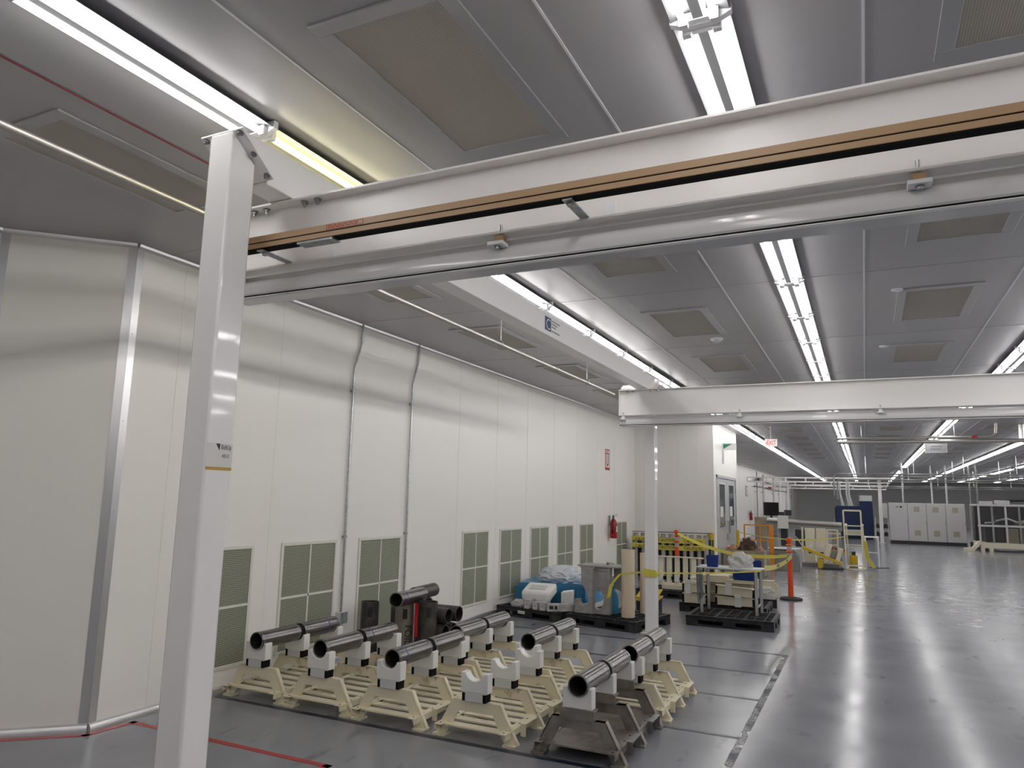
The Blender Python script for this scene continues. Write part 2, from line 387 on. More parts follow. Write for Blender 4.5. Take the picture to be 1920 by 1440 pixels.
# ================================================================ crane frame
def column(label, y0, y1, slope):
    t = thing('crane_column', label, 'column', (-2.684,(y0+y1)/2,0))
    x0, x1 = -2.76, -2.607
    za, zb = (3.46,3.348) if slope > 0 else (3.348,3.46)
    B().prism([(y0,.02),(y1,.02),(y1,zb),(y0,za)], 'x', x0, x1).build('post','crane_smooth',t,.012)
    b = B().box(x0-.045,x1+.045,y0-.045,y1+.045,0,.02)
    bp = b.build('base_plate','crane',t,.003)
    ab = B()
    for sx in (x0-.024,x1+.024):
        for sy in (y0-.024,y1+.024): hexbolt(B() if False else (ab := B()),(sx,sy,.02),(0,0,1),.010,.012,.02); ab.build('anchor_bolt','zinc',bp)
    # mitred end plate at the head
    ym = (y0+y1)/2
    s = 1 if slope > 0 else -1
    A = Vector((0, ym-s*.0745, 3.4605)); Bq = Vector((0, ym+s*.150, 3.297)); d = (Bq-A).normalized(); n = Vector((0,-d.z,d.y)); n = n if n.z > 0 else -n
    pts = [A, Bq, Bq+n*.016, A+n*.016]
    ep = B().prism([(p.y,p.z) for p in pts], 'x', x0-.07, x1+.05).build('head_plate','crane',t,.003)
    for f in (.07,.48,.9):
        for x in (x0-.04, x1+.025):
            p = A + (Bq-A)*f; hexbolt(bb := B(), (x,p.y,p.z), -n, .012, .012, .012); bb.build('head_bolt','zinc',ep)
    return t, x1
t, x1 = column('white square crane column with an auction sticker on one face', 2.32, 2.473, 1)
# auction sticker on its right-hand face
st = B().box(x1, x1+.0012, 2.324, 2.47, 1.865, 1.985).build('sticker','paper',t)
st['label'] = 'white auction sticker with mustard edge'
B().box(x1+.0012, x1+.0018, 2.324, 2.47, 1.865, 1.879).build('sticker_band','gold',st)
B().prism([(2.372,1.983),(2.396,1.983),(2.393,1.953)], 'x', x1+.0012, x1+.0018).build('sticker_triangle','ink',st)
RX = (PI/2,0,PI/2)
text('BidItUp', .031, 'ink', st, (x1+.0012,2.432,1.968), RX, sx=.62)
text('4313', .024, 'ink', st, (x1+.0012,2.430,1.928), RX, sx=.85)
rebase(t, (-2.684,2.3965,0))
t, x1 = column('far white square column behind the second crane beam, wrapped in caution tape', 10.03, 10.183, -1)
rebase(t, (-2.684,10.1065,0))

t = thing('crane_header', 'long white header beam joining the two columns, with a navy logo', 'beam')
hb = B().prism([(2.372,3.49),(2.553,3.357-.05),(2.553,3.283),(9.94,3.283),(9.94,3.307),(10.125,3.49)],'x',-2.76,-2.607)
hb.build('beam_section','crane',t,.006)
lg = B().box(-2.607,-2.6058,6.04,6.52,3.31,3.475).build('logo_sticker','crane',t); lg['label'] = 'white sticker with navy C logo'
B().box(-2.6058,-2.6052,6.08,6.23,3.325,3.455).build('logo_panel','logo_blue',lg)
# the letter C, cut open at the panel's right edge
c = B(); n = 20
for k in range(n):
    a0, a1 = [.28*PI + 1.44*PI*q/n for q in (k,k+1)]
    P = [(6.175+.050*r*math.cos(a)*1.25, 3.39+.050*r*math.sin(a)) for a in (a0,a1) for r in (1,.8)]
    c.prism([P[0],P[1],P[3],P[2]], 'x', -2.6052, -2.6047)
c.build('logo_letter','paper',lg)
rnd = random.Random(3)
for i,(z,w) in enumerate(((3.437,.19),(3.409,.13),(3.381,.09),(3.340,.20))):
    y = 6.245
    while y < 6.245+w:
        q = rnd.uniform(.015,.03); B().box(-2.6058,-2.6053,y,y+q,z-.007,z+.007).build('logo_caption','greyink',lg); y += q+.005
rebase(t, (-2.684,2.36,3.283))

def runway(label, Y, conductor):
    t = thing('crane_beam', label, 'beam')
    X0, X1 = -3.005, 5.2
    b = B(); ibeam(b, 0, 0, 0, .1, .1, .1, 'x', 0, 0) if False else None
    yf, yb = Y, Y+.14; yc = Y+.07
    p = [(yf,2.92),(yb,2.92),(yb,2.932),(yc+.005,2.932),(yc+.005,3.268),(yb,3.268),(yb,3.28),(yf,3.28),(yf,3.268),(yc-.005,3.268),(yc-.005,2.932),(yf,2.932)]
    b = B().prism(p, 'x', X0, X1)
    b.build('beam_section','crane',t,.002)
    B().box(X0-.006,X0,yf,yb,2.92,3.28).build('end_plate','crane',t)
    # enclosed track hung below
    tr = B().prism([(yc-.048,2.793),(yc-.055,2.80),(yc-.057,2.825),(yc-.050,2.852),(yc-.032,2.872),(yc-.012,2.882),(yc-.010,2.905),(yc+.010,2.905),(yc+.012,2.882),(yc+.032,2.872),(yc+.050,2.852),(yc+.057,2.825),(yc+.055,2.80),(yc+.048,2.793)], 'x', X0, X1)
    tk = tr.build('track','rail',t)
    B().box(X0,X1,yc-.046,yc+.046,2.785,2.793).build('track_slot','black',tk)
    B().prism([(yc-.050,2.785),(yc-.056,2.779),(yc-.05,2.772),(yc+.05,2.772),(yc+.056,2.779),(yc+.05,2.785)],'x',X0+.02,X1).build('track_lip','rail',tk)
    for k in range(6):
        x = -2.95 + 0 if k == 0 else -1.40 + 1.62*(k-1)
        cl = B().rbox((x,yf-.004,2.868),(.075,.06,.016)).build('hanger_clip','lamp_white',t,.002)
        b = B().cyl((x,yf+.02,2.855),(x,yf+.02,2.965),.008,10); hexbolt(b,(x,yf-.008,2.86),(0,0,-1),.011,.01); b.build('hanger_rod','zinc',cl)
        B().rbox((x,yf+.02,2.894),(.04,.04,.034)).build('hanger_bush','tan' if conductor else 'lamp_white',cl)
    for x in (-2.90,-2.815,-2.553,-2.468): hexbolt(fb := B(),(x,yc-.034,3.268),(0,0,-1),.015,.012,.016); fb.build('flange_bolt','zinc',t)
    if conductor:
        for k in range(6):
            x = -2.60 + 1.60*k
            br = B().box(x-.02,x+.02,Y-.2,Y+.004,2.932,2.938).build('bracket_arm','galv',t)
            b = B(); hexbolt(b,(x,Y-.165,2.932),(0,0,-1),.012,.01); b.build('bracket_bolt','zinc',br)
        for x in (-2.38,-.905,.75): 
            B().box(x-.022,x+.022,yc-.013,yc-.0055,2.945,3.01).build('web_clip','lamp_white',t)
    return t
t = runway('white crane beam carrying the tan conductor bar, under the ceiling', 2.732, True)
rebase(t, (-3.005,2.80,2.772))
t = runway('plain white crane beam in front of the tape-wrapped column', 9.66, False)
b = B().prism([(9.70,3.29),(9.86,3.29),(9.86,3.30),(9.80,3.36),(9.70,3.31)],'x',-2.99,-2.83); b.build('end_shoe','crane',t)
rebase(t, (-3.005,9.73,2.772))

t = thing('conductor_bar', 'tan conductor bar with red bordered label along the crane beam', 'conductor bar')
Y = 2.565
b = B().box(-2.95,5.2,Y-.026,Y+.026,2.980,3.012).box(-2.95,5.2,Y-.026,Y+.026,2.950,2.975)
b.build('cover','tan',t,.002)
B().box(-2.95,5.2,Y-.022,Y+.022,2.975,2.980).build('groove','black',t)
B().box(-2.95,5.2,Y-.022,Y+.022,2.943,2.950).build('contact_strip','black',t)
jc = B().box(-2.37,-2.16,Y-.03,Y+.03,2.935,2.944).build('joint_clip','galv',t)
w = B().box(-2.20,-1.99,Y-.0268,Y-.026,2.9835,3.0085).build('warning_label','tan',t); w['label'] = 'red bordered warning label'
fr = B(); F = Y-.0272
fr.box(-2.20,-1.99,F,F+.0004,3.0065,3.0085).box(-2.20,-1.99,F,F+.0004,2.9835,2.9855).box(-2.20,-2.197,F,F+.0004,2.9835,3.0085).box(-1.993,-1.99,F,F+.0004,2.9835,3.0085)
rnd = random.Random(5)
for z in (3.0,2.992):
    x = -2.19
    while x < -2.02: q = rnd.uniform(.012,.028); fr.box(x,x+q,F,F+.0004,z-.0022,z+.0022); x += q+.005
fr.build('warning_print','red',w)
rebase(t, (-2.95,Y,2.935))

# ================================================================ ceiling lamps
def make_lamp(tube, body):
    t = thing('ceiling_light','', 'ceiling light', (0,0,3.66))
    z = lambda a: a-3.66
    L = .628
    p = [(-.115,z(3.695)),(-.112,z(3.70)),(-.035,z(3.728)),(-.035,z(ZC)),(.035,z(ZC)),(.035,z(3.728)),(.112,z(3.70)),(.115,z(3.695)),(.034,z(3.716)),(.020,z(3.668)),(-.020,z(3.668)),(-.034,z(3.716))]
    B().prism(p,'y',-L,L).build('housing',body,t)
    for s in (-1,1):
        B().cyl((s*.061,-.595,z(3.668)),(s*.061,.595,z(3.668)),.0135,12).build('tube',tube,t)
    for s in (-1,1):
        B().prism([(-.077,z(3.650)),(-.045,z(3.650)),(-.040,z(3.664)),(.040,z(3.664)),(.045,z(3.650)),(.077,z(3.650)),(.077,z(3.70)),(-.077,z(3.70))],'y',s*.612-.014,s*.612+.014).build('lamp_holder','lamp_white',t)
    B().prism([(-.122,z(3.69)),(-.122,z(3.73)),(.122,z(3.73)),(.122,z(3.69)),(.06,z(3.662)),(-.06,z(3.662))],'y',L,L+.03).build('end_plate','lamp_white',t)
    return t
rows = [(-2.864,'row above the header beam'),(-.507,'row over the pipe stands'),(1.853,'first row over the open aisle'),(4.213,'second row over the open aisle'),(6.573,'third row over the open aisle'),(8.933,'fourth row over the open aisle'),(11.293,'fifth row over the open aisle'),(13.653,'sixth row over the open aisle')]
proto = make_lamp('tube','lamp_body'); warm = make_lamp('tube_warm','lamp_cream'); pu = wu = False
for ri,(x,rn) in enumerate(rows):
    vis = 0
    start = {0:-5,1:-5,2:-5,3:-5,4:-3,5:-2,6:16,7:20}[ri]
    for k in range(start, 50):
        y = 2.075 + 1.29*k
        if ri == 7 and k < 26 and k % 2: continue
        if ri == 4 and (k % 7 == 3) or ri == 5 and (k % 5 == 2) or ri >= 6 and (k % 4 == 1): continue
        if ri == 2 and 30 < k < 34: continue
        first_seen = {0:0,1:1,2:7,3:16,4:26,5:34,6:42,7:46}[ri]
        if k < first_seen: lab = 'twin-tube ceiling light overhead before the view begins, '+rn
        else:
            n = k - first_seen
            if n < 12: lab = 'twin-tube ceiling light, %s from the front in the %s' % (ORD[n], rn)
            else: lab = 'small distant twin-tube ceiling light far along the '+rn
        if ri == 0 and k == 1: lab = 'yellowish twin-tube ceiling light just behind the near column top'
        g = 'ceiling lights in the '+rn
        if ri == 0 and k == 1: o = warm
        elif not pu: o = proto; pu = True
        else: o = dup(proto, (0,0,0))
        o.location = (x, y, 3.66); o['label'] = lab; o['group'] = g

# ================================================================ ceiling filters
t0 = thing('ceiling_filter','', 'ceiling filter', (0,0,ZC-.012))
fr = B()
for a in ((-.34,.34,-.66,-.585),(-.34,.34,.585,.66),(-.34,-.265,-.585,.585),(.265,.34,-.585,.585)): fr.box(*a,0,.012)
fr.build('filter_frame','filter_frame',t0,.002)
B().box(-.265,.265,-.585,.585,.006,.011).build('filter_face','filter_mesh',t0)
cols = [(-4.06,'strip beside the grille wall'),(-1.71,'strip over the pipe stands'),(.705,'first strip over the open aisle'),(3.06,'second strip over the open aisle'),(5.42,'third strip over the open aisle')]
used = False
for ci,(x,cn) in enumerate(cols):
    for k in range(-1, 13):
        y = 2.82 + 2.59*k
        if ci == 0 and y > 17.5: continue
        fs = [0,0,0,5,9][ci]
        if k < fs: continue
        lab = 'grey perforated ceiling filter, %s from the front in the %s' % (ORD[k-fs], cn)
        o = t0 if not used else dup(t0, (0,0,0)); used = True
        o.location = (x, y, ZC-.012); o['label'] = lab; o['group'] = 'ceiling filters'
# smoke detector and sprinkler heads
t = thing('smoke_detector', 'white smoke detector on the ceiling between the filters', 'smoke detector', (-1.53,8.87,ZC))
B().lathe([(.075,0),(.075,-.018),(.06,-.03),(.0,-.03)]).build('base','lamp_white',t)
B().lathe([(.045,-.03),(.04,-.05),(.02,-.06),(0,-.06)]).build('sensor','padgrey',t)
q = [(-3.53,8.3,'beside the suspended pipe, nearer disc'),(-3.55,12.1,'beside the suspended pipe, farther disc'),(.36,7.35,'near the middle light row, nearer disc'),(.30,10.0,'near the middle light row, farther disc')]
s0 = None
for x,y,l in q:
    if s0 is None:
        s0 = B().lathe([(.05,0),(.05,-.008),(.035,-.014),(0,-.014)]).build('sprinkler_cover','lamp_white'); o = s0
    else: o = s0.copy(); COL.objects.link(o)
    o.location = (x,y,ZC); tag(o,'small round white ceiling cover '+l,'ceiling cover','round ceiling covers')

# ================================================================ suspended pipe
t = thing('suspended_pipe','long stainless pipe hung on rods between header beam and grille wall','pipe')
B().cyl((-3.575,-1.,3.45),(-3.575,11.2,3.45),.024,18).build('pipe_run','stainless',t)
for y in (1.1,8.75): B().cyl((-3.575,y-.03,3.45),(-3.575,y+.03,3.45),.029,18).build('coupling','stainless',t)
for y in (-.4,7.10,9.925):
    hg = B().cyl((-3.575,y,3.50),(-3.575,y,ZC),.005,8).build('hanger_rod','galv',t)
    B().sweep([(-3.575+.031*math.sin(a),y,3.452+.036*math.cos(a)*(1.25 if math.cos(a)>0 else 1)) for a in [2*PI*i/20 for i in range(21)]],.0045,6).build('clevis','galv',hg)
rebase(t,(-3.575,1.,3.45))
# ================================================================ left wall fittings
def grille(y0, y1, label):
    t = thing('wall_grille', label, 'air grille', (WX, (y0+y1)/2, .2), group='return air grilles along the left wall')
    h = (y1-y0)/2; H = 1.075; f = .032
    b = B()
    for a in ((-h,h,0,f),(-h,h,H-f,H),(-h,-h+f,f,H-f),(h-f,h,f,H-f)): b.box(0,.014,*a)
    b.build('grille_frame','vent_frame',t,.003)
    b = B().box(0,.013,-.010,.010,f,H-f).box(0,.013,-h+f,h-f,H/2-.012,H/2+.012)
    b.build('mullion','vent_frame',t)
    for sy in (-1,1):
        for sz in (0,1):
            a = sorted((sy*.010, sy*(h-f))); z0 = f if sz == 0 else H/2+.012; z1 = H/2-.012 if sz == 0 else H-f
            B().box(0,.006,a[0],a[1],z0,z1).build('mesh_panel','vent_mesh',t)
names = ['cream return air grille half hidden behind the stickered white column','cream return air grille between the stickered column and the first conduit','cream return air grille between the two conduits',
 'cream return air grille just past the second conduit and dark pipes','cream return air grille just before the blue wrapped bundle','cream return air grille directly behind the blue wrapped bundle',
 'cream return air grille above the bubble wrap','cream return air grille just before the red fire extinguisher','last cream return air grille, between fire extinguisher and alcove corner']
for (a,b_),l in zip(((4.46,5.31),(5.68,6.53),(6.92,7.77),(9.32,10.15),(10.53,11.36),(11.71,12.54),(12.94,13.78),(14.15,14.99),(16.58,17.43)),names): grille(a,b_,l)

def conduit(y, zb, label, box):
    t = thing('wall_conduit', label, 'conduit', (WX,y,zb))
    x = WX+.028
    pts = [(x,y,zb),(x,y,3.18),(x,y+.015,3.23),(x,y+.10,3.47),(x,y+.118,3.53),(x,y+.12,ZC)]
    B().sweep(pts,.0135,10).build('conduit_tube','galv',t)
    cp = B().cyl((x,y+.119,3.53),(x,y+.119,3.60),.018,12); cp.build('coupling','galv',t)
    for z in (1.30,2.93):
        st = B().box(WX,WX+.018,y-.02,y+.055,z-.012,z+.012).cyl((x,y,z-.012),(x,y,z+.012),.0165,10); st.build('strap','galv',t)
    if box:
        bx = B().box(WX,WX+.075,y-.06,y+.06,zb-.12,zb).build('junction_box','padgrey',t,.006)
        B().box(WX+.075,WX+.079,y-.058,y+.058,zb-.118,zb-.002).build('box_cover','galv',bx)
    rebase(t,(WX,y,zb))
conduit(6.635,.50,'thin steel conduit down the wall between the second and third grilles',True)
conduit(7.845,.35,'thin steel conduit down the wall after the third grille',True)

def extinguisher(loc, rz, label):
    t = thing('fire_extinguisher', label, 'fire extinguisher', loc, rz)
    # local: wall at x=0, bottle at x=.11
    B().lathe([(0,0),(.06,0),(.075,.012),(.078,.03),(.078,.33),(.07,.37),(.045,.405),(.025,.42),(.025,.44),(0,.44)],(.11,0,0)).build('bottle','red',t)
    b = B().cyl((.11,0,.44),(.11,0,.475),.022,12).bar((.09,0,.475),(.215,0,.50),.022,.008).bar((.09,0,.485),(.205,-.0,.545),.022,.006)
    b.build('valve_handle','zinc',t)
    B().sweep([(.11,.02,.46),(.12,-.06,.50),(.13,-.12,.44),(.13,-.125,.36),(.12,-.10,.26),(.115,-.092,.2)],.014,8).build('hose','rubber',t)
    B().cyl((.115,-.092,.2),(.115,-.092,.12),.012,10,.022).build('nozzle','black',t)
    B().box(.186,.1885,-.05,.05,.14,.27).build('label_plate','paper',t)
    B().box(0,.03,-.03,.03,.28,.5).build('wall_bracket','zinc',t)
extinguisher((WX,16.06,.915),0,'red fire extinguisher on the wall between the last two grilles')
t = thing('extinguisher_sign','tall red bordered sign with arrow above the wall fire extinguisher','sign',(WX,15.94,2.43))
B().box(0,.004,-.16,.16,0,.47).build('panel','red',t)
B().box(.004,.005,-.125,.125,.06,.36).box(.004,.005,-.125,.125,.385,.445).build('white_field','paper',t)
a = B().prism([(-.07,.435),(.07,.435),(0,.392)],'x',.005,.0056).prism([(-.085,.14),(.085,.14),(0,.07)],'x',.005,.0056)
a.box(.005,.0056,-.075,-.035,.14,.35).box(.005,.0056,.035,.075,.14,.35); a.build('arrow_print','red',t)

# ================================================================ pipe stands
def stand_proto(kind):
    """three trestle frames along y at 0, .485, .97; origin on the floor under the front frame"""
    m = {'cream':'cream','steel':'raw'}[kind]
    t = thing('pipe_stand','','pipe stand')
    for y in (0,.485,.97):
        b = B()
        o_ = [(-.345,.018),(-.345+.03,.018),(-.19,.27)]
        pts = [(-.335,.018),(-.240,.018),(-.145,.195),(.145,.195),(.240,.018),(.335,.018),(.195,.272),(-.195,.272)]
        b.prism(pts,'y',y-.012,y+.012)
        # return flanges on the outer edges
        for s in (-1,1):
            b.prism([(s*.335,.018),(s*.329,.018),(s*.189,.272),(s*.195,.272)],'y',y-.012,y+.045)
        b.box(-.195,.195,y-.012,y+.045,.266,.272)
        f = b.build('trestle_frame',m,t)
        for s in (-1,1):
            B().box(s*.292-.05,s*.292+.05,y-.045,y+.05,0,.018).build('foot_plate',m,f,.002)
        # block on its spacer
        if kind == 'cream':
            sp = B().box(-.098,.098,y-.04,y+.04,.272,.338).build('block_spacer','padgrey',t,.003)
            for s in (-1,1): B().box(s*.098-.024 if s>0 else s*.098-.0005, s*.098+.0005 if s>0 else s*.098+.024, y-.0406,y+.0406,.276,.334).build('black_insert','black',sp)
            w = .113
        else:
            B().prism([(y-.05,.272),(y+.05,.272),(y+.05,.28),(y-.044,.28),(y-.044,.33),(y+.05,.33),(y+.05,.338),(y-.05,.338)],'x',-.125,.125).build('block_spacer',m,t)
            w = .108
        pr = [(-w,.338),(w,.338),(w,.478),(.079,.478)]
        pr += [(.076*math.cos(a),.497+.076*math.sin(a)) for a in [-.26-(PI-.52)*i/16 for i in range(17)]]
        pr += [(-.079,.478),(-w,.478)]
        B().prism(pr,'y',y-.04,y+.04).build('pipe_block','uhmw',t,.005)
    for s in (-1,1):
        b = B().prism([(s*.234,.098),(s*.287,.098),(s*.287,.06),(s*.293,.06),(s*.293,.104),(s*.234,.104)],'y',-.10,1.05)
        r = b.build('side_rail',m,t)
        for k in range(9): B().cyl((s*.262,-.06+.135*k,.1035),(s*.262,-.06+.135*k,.105),.008,8).build('rail_hole','black',r)
    # fork of the lifting channel at the right
    for y in (.16,.70):
        b = B().prism([(y,.03),(y+.006,.03),(y+.006,.112),(y+.214,.112),(y+.214,.03),(y+.22,.03),(y+.22,.118),(y,.118)],'x',.293,.335); b.build('lift_channel','zinc' if kind == 'steel' else m,t)
    if kind == 'cream':
        for k in range(8):
            y = -.055 + .148*k
            B().box(-.235,.235,y,y+.085,.086,.098).build('deck_slat',m,t)
    else:
        B().box(-.235,.235,-.07,1.03,.088,.098).build('deck_plate',m,t)
    return t
cream = stand_proto('cream'); steel = stand_proto('steel')
SG = 'cream pipe stands'
lanes = [(-4.825,5.05,'cream pipe stand in the front row beside the grille wall'),
 (-4.135,5.05,'front row cream pipe stand, second from the grille wall'),
 (-3.435,5.05,'front row cream pipe stand, third from the grille wall'),
 (-2.67,5.05,'empty cream pipe stand with three bare white blocks in the front row'),
 (-3.52,6.24,'cream pipe stand in the back row beside the dark upright pipes'),
 (-2.785,6.24,'cream pipe stand in the back row behind the empty stand'),
 (-1.84,6.235,'cream pipe stand in the back row behind the bare steel stand')]
for i,(x,y,l) in enumerate(lanes):
    if i == 0: cream.location = (x,y,0); cream['label'] = l; cream['group'] = SG
    else: dup(cream,(x,y,0),l,SG)
steel.location = (-1.86,5.05,0); steel['label'] = 'bare brown steel pipe stand with a solid deck'

def pipe_proto(m, L=.49, R=.0735, line=None):
    t = thing('steel_pipe','','steel pipe')
    B().pipe((0,0,0),(0,L,0),R,R-.009,40).build('tube_wall',m,t)
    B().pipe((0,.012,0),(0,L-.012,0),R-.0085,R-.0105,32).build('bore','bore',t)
    if line is not None:
        B().pipe((0,line,0),(0,line+.012,0),R+.0006,R-.002,40).build('layout_line','blue_mark',t)
    # machined step near the mouth
    B().pipe((0,.02,0),(0,.024,0),R+.0012,R-.003,40).build('end_groove','zinc',t); B().pipe((0,L-.03,0),(0,L-.026,0),R+.0012,R-.003,40).build('end_groove','zinc',t)
    return t
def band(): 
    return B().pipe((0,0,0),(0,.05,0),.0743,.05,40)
plist = [(-4.80,4.985,'pipe',None,.34,'nearest the grille wall'),(-4.13,5.02,'pipe',None,.10,'on the second stand from the wall'),(-3.41,5.02,'pipe',.11,None,'on the third stand from the wall'),
 (-1.845,4.985,'pipe_bright',None,None,'on the bare steel stand'),(-3.525,6.225,'pipe_bright',None,None,'on the back stand by the uprights'),(-2.78,6.225,'pipe_bright',None,None,'behind the empty stand'),(-1.835,6.18,'pipe_bright',None,None,'behind the bare steel stand')]
bd0 = None
for x,y,m,l1,l2,d in plist:
    a = pipe_proto(m, line=l1); a.location = (x,y,.497); a['label'] = ('bright' if m == 'pipe_bright' else 'grey')+' steel pipe, front half of the pair '+d; a['group'] = 'pipes lying on the stands'
    a = pipe_proto(m, line=l2); a.location = (x,y+.540,.497); a['label'] = ('bright' if m == 'pipe_bright' else 'grey')+' steel pipe, rear half of the pair '+d; a['group'] = 'pipes lying on the stands'
    if bd0 is None: bd0 = band().build('gap_shade_ring','black'); o = bd0  # solid black ring stands in for the shade in the gap between pipes
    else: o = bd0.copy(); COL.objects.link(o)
    o.location = (x,y+.489,.497); tag(o,'black ring standing for gap shade between two pipes '+d,'gap shade ring','black gap shade rings')

# ---------------------------------------------------------------- cluster of dark pipes against the wall
def upright(x, y, h, label, m='pipe_dark', txt=None, R=.098):
    t = thing('upright_pipe', label, 'dark pipe', (x,y,0))
    B().pipe((0,0,0),(0,0,h),R,R-.008,32).build('tube_wall',m,t)
    d = Vector((-x,-y,0)).normalized(); s = Vector((-d.y,d.x,0))
    # square window cut near the top, seen as a dark patch
    ang = math.atan2(d.y,d.x)
    def patch(a0,a1,z0,z1,mm,nm):
        b = B(); k = 6
        for i in range(k):
            q0, q1 = a0+(a1-a0)*i/k, a0+(a1-a0)*(i+1)/k
            b.prism([((R+.0008)*math.cos(q0),(R+.0008)*math.sin(q0)),((R+.0008)*math.cos(q1),(R+.0008)*math.sin(q1)),((R-.004)*math.cos(q1),(R-.004)*math.sin(q1)),((R-.004)*math.cos(q0),(R-.004)*math.sin(q0))],'z',z0,z1)
        b.build(nm,mm,t)
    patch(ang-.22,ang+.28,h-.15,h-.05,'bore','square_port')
    if txt:
        q = ang+.38; p = Vector((math.cos(q),math.sin(q),0))*(R+.001)
        text(txt,.10,'ink',t,(p.x,p.y,.335),(0,PI/2,0) if False else (Matrix.Rotation(q,3,'Z') @ Matrix(((0,0,1),(0,1,0),(-1,0,0))) @ Matrix.Rotation(PI/2,3,'Z') @ Matrix.Rotation(-PI/2,3,'Z')).to_euler(), name='marker_lettering')
    return t
upright(-4.905,6.75,.62,'dark upright pipe with square port, before the third grille')
upright(-4.66,6.93,.60,'slim dark upright pipe behind the blue lined lying pipe',R=.08)
upright(-4.435,6.72,.645,'brown grey upright pipe with black FOIL lettering', 'raw', 'FOIL')
upright(-4.195,6.80,.67,'dark upright pipe with square port, beside the crosswise open pipes')
upright(-4.52,7.22,.622,'dark upright pipe at the very back of the group, by the wall')
tg = B().ribbon([(-4.243,6.65,.665),(-4.246,6.645,.5),(-4.240,6.643,.33)],.04,.003,(1,.3,0)); tag(tg.build('red_tag','red'),'narrow red tag hanging beside the FOIL lettered pipe','tag')
a = pipe_proto('pipe',.62,.0735,.13); a.location = (-4.262,6.29,.735); a.rotation_euler = (-.02,0,.14); a['label'] = 'grey steel pipe with blue line lying across the tops of the upright pipes'
a = pipe_proto('pipe_dark',.44,.0735); a.location = (-4.50,6.98,.70); a.rotation_euler = (.02,0,.03); a['label'] = 'dull dark pipe with wire clip, topmost at the back of the upright group'
B().box(-.05,.05,.10,.30,-.078,-.070).build('cradle','pipe_dark',a)
k = 0
for (y,z,x,d) in ((6.90,.352,-4.035,'lower, nearer the stands'),(7.07,.352,-4.04,'lower, nearer the wall'),(6.93,.518,-4.02,'upper, nearer the stands'),(7.10,.522,-3.99,'upper, nearer the wall')):
    t = thing('lying_pipe','dark open pipe lying crosswise beside the uprights, '+d,'dark pipe',(x-.30,y,z),-PI/2,'crosswise dark pipes')
    B().pipe((0,0,0),(0,.30,0),.081,.072,32).build('tube_wall','pipe_dark',t)
    B().pipe((0,.01,0),(0,.292,0),.0725,.0705,28).build('bore','bore',t)
t = thing('pipe_rack','dark low rack holding the crosswise pipes behind the stands','rack',(-4.13,7.0,0))
for z in (.10,.27): B().box(-.16,.12,-.17,.19,z-.008,z).build('rack_shelf','machine_dark',t)
for sx in (-.15,.11):
    for sy in (-.165,.185): B().box(sx-.01,sx+.01,sy-.01,sy+.01,0,.27).build('leg','machine_dark',t)
# ================================================================ pallets
def pallet(name, label, loc, rz, L=1.2, W=1.0, H=.14, plate=True):
    t = thing(name, label, 'pallet', loc, rz)
    b = B()
    # slotted deck
    nx, ny = 9, 8; dx, dy = L/nx, W/ny; f = .012
    for i in range(nx+1):
        w = .05 if i in (0,nx) else (.035 if i % 3 == 0 else .012)
        x = min(max(i*dx, w/2), L-w/2); b.box(x-w/2,x+w/2,0,W,H-.022,H)
    for j in range(ny+1):
        w = .05 if j in (0,ny) else (.035 if j % 3 == 0 else .022)
        y = min(max(j*dy, w/2), W-w/2); b.box(0,L,y-w/2,y+w/2,H-.02,H-.0006)
    b.build('deck','pallet',t)
    B().box(.05,L-.05,.05,W-.05,H-.07,H-.06).build('under_deck','pallet',t)
    # front and back skirts with fork openings, feet
    for y in (0,W-.02):
        b = B()
        b.box(0,L,y,y+.02,H-.05,H-.001).box(0,.17,y,y+.02,0,H-.05).box(L-.17,L,y,y+.02,0,H-.05).box(.5*L-.09,.5*L+.09,y,y+.02,0,H-.05).box(.17,L-.17,y,y+.02,0,.025)
        b.build('skirt','pallet',t,.003)
    for x in (0,L-.02):
        b = B()
        b.box(x,x+.02,.02,W-.02,H-.05,H-.001).box(x,x+.02,.02,.16,0,H-.05).box(x,x+.02,W-.16,W-.02,0,H-.05).box(x,x+.02,.5*W-.08,.5*W+.08,0,H-.05)
        b.build('side_skirt','pallet',t,.003)
    for x in (.085,L/2,L-.085):
        for y in (.09,W/2,W-.09): B().box(x-.06,x+.06,y-.06,y+.06,0,H-.07).build('foot','pallet',t)
    if plate: B().box(.40,.53,-.001,0,.055,.10).build('printed_label','padgrey',t)
    return t
pallet('pallet','black plastic pallet by the left wall under the cartons and white foam',(-5.17,10.36,0),-.19,1.14,1.0)
pallet('pallet','black plastic pallet left of the far column, under the grey plates and cream tube',(-3.965,10.185,0),-.215,1.13,1.05,plate=False)
pallet('pallet','black plastic pallet under the steel table frame, in front of the orange post',(-2.43,11.045,0),.012,1.215,.95,plate=False)
pallet('pallet','black plastic pallet under the stacked cream boards, behind the table frame',(-2.82,12.35,0),.02,1.36,1.0,plate=False)
pallet('pallet','black plastic pallet under the upright cream boards at the alcove',(-3.95,13.75,0),.02,1.0,1.0,plate=False)
pallet('pallet','black plastic pallet just right of the cream board stack, by the orange post',(-1.93,13.53,0),.1,.5,.6,plate=False)

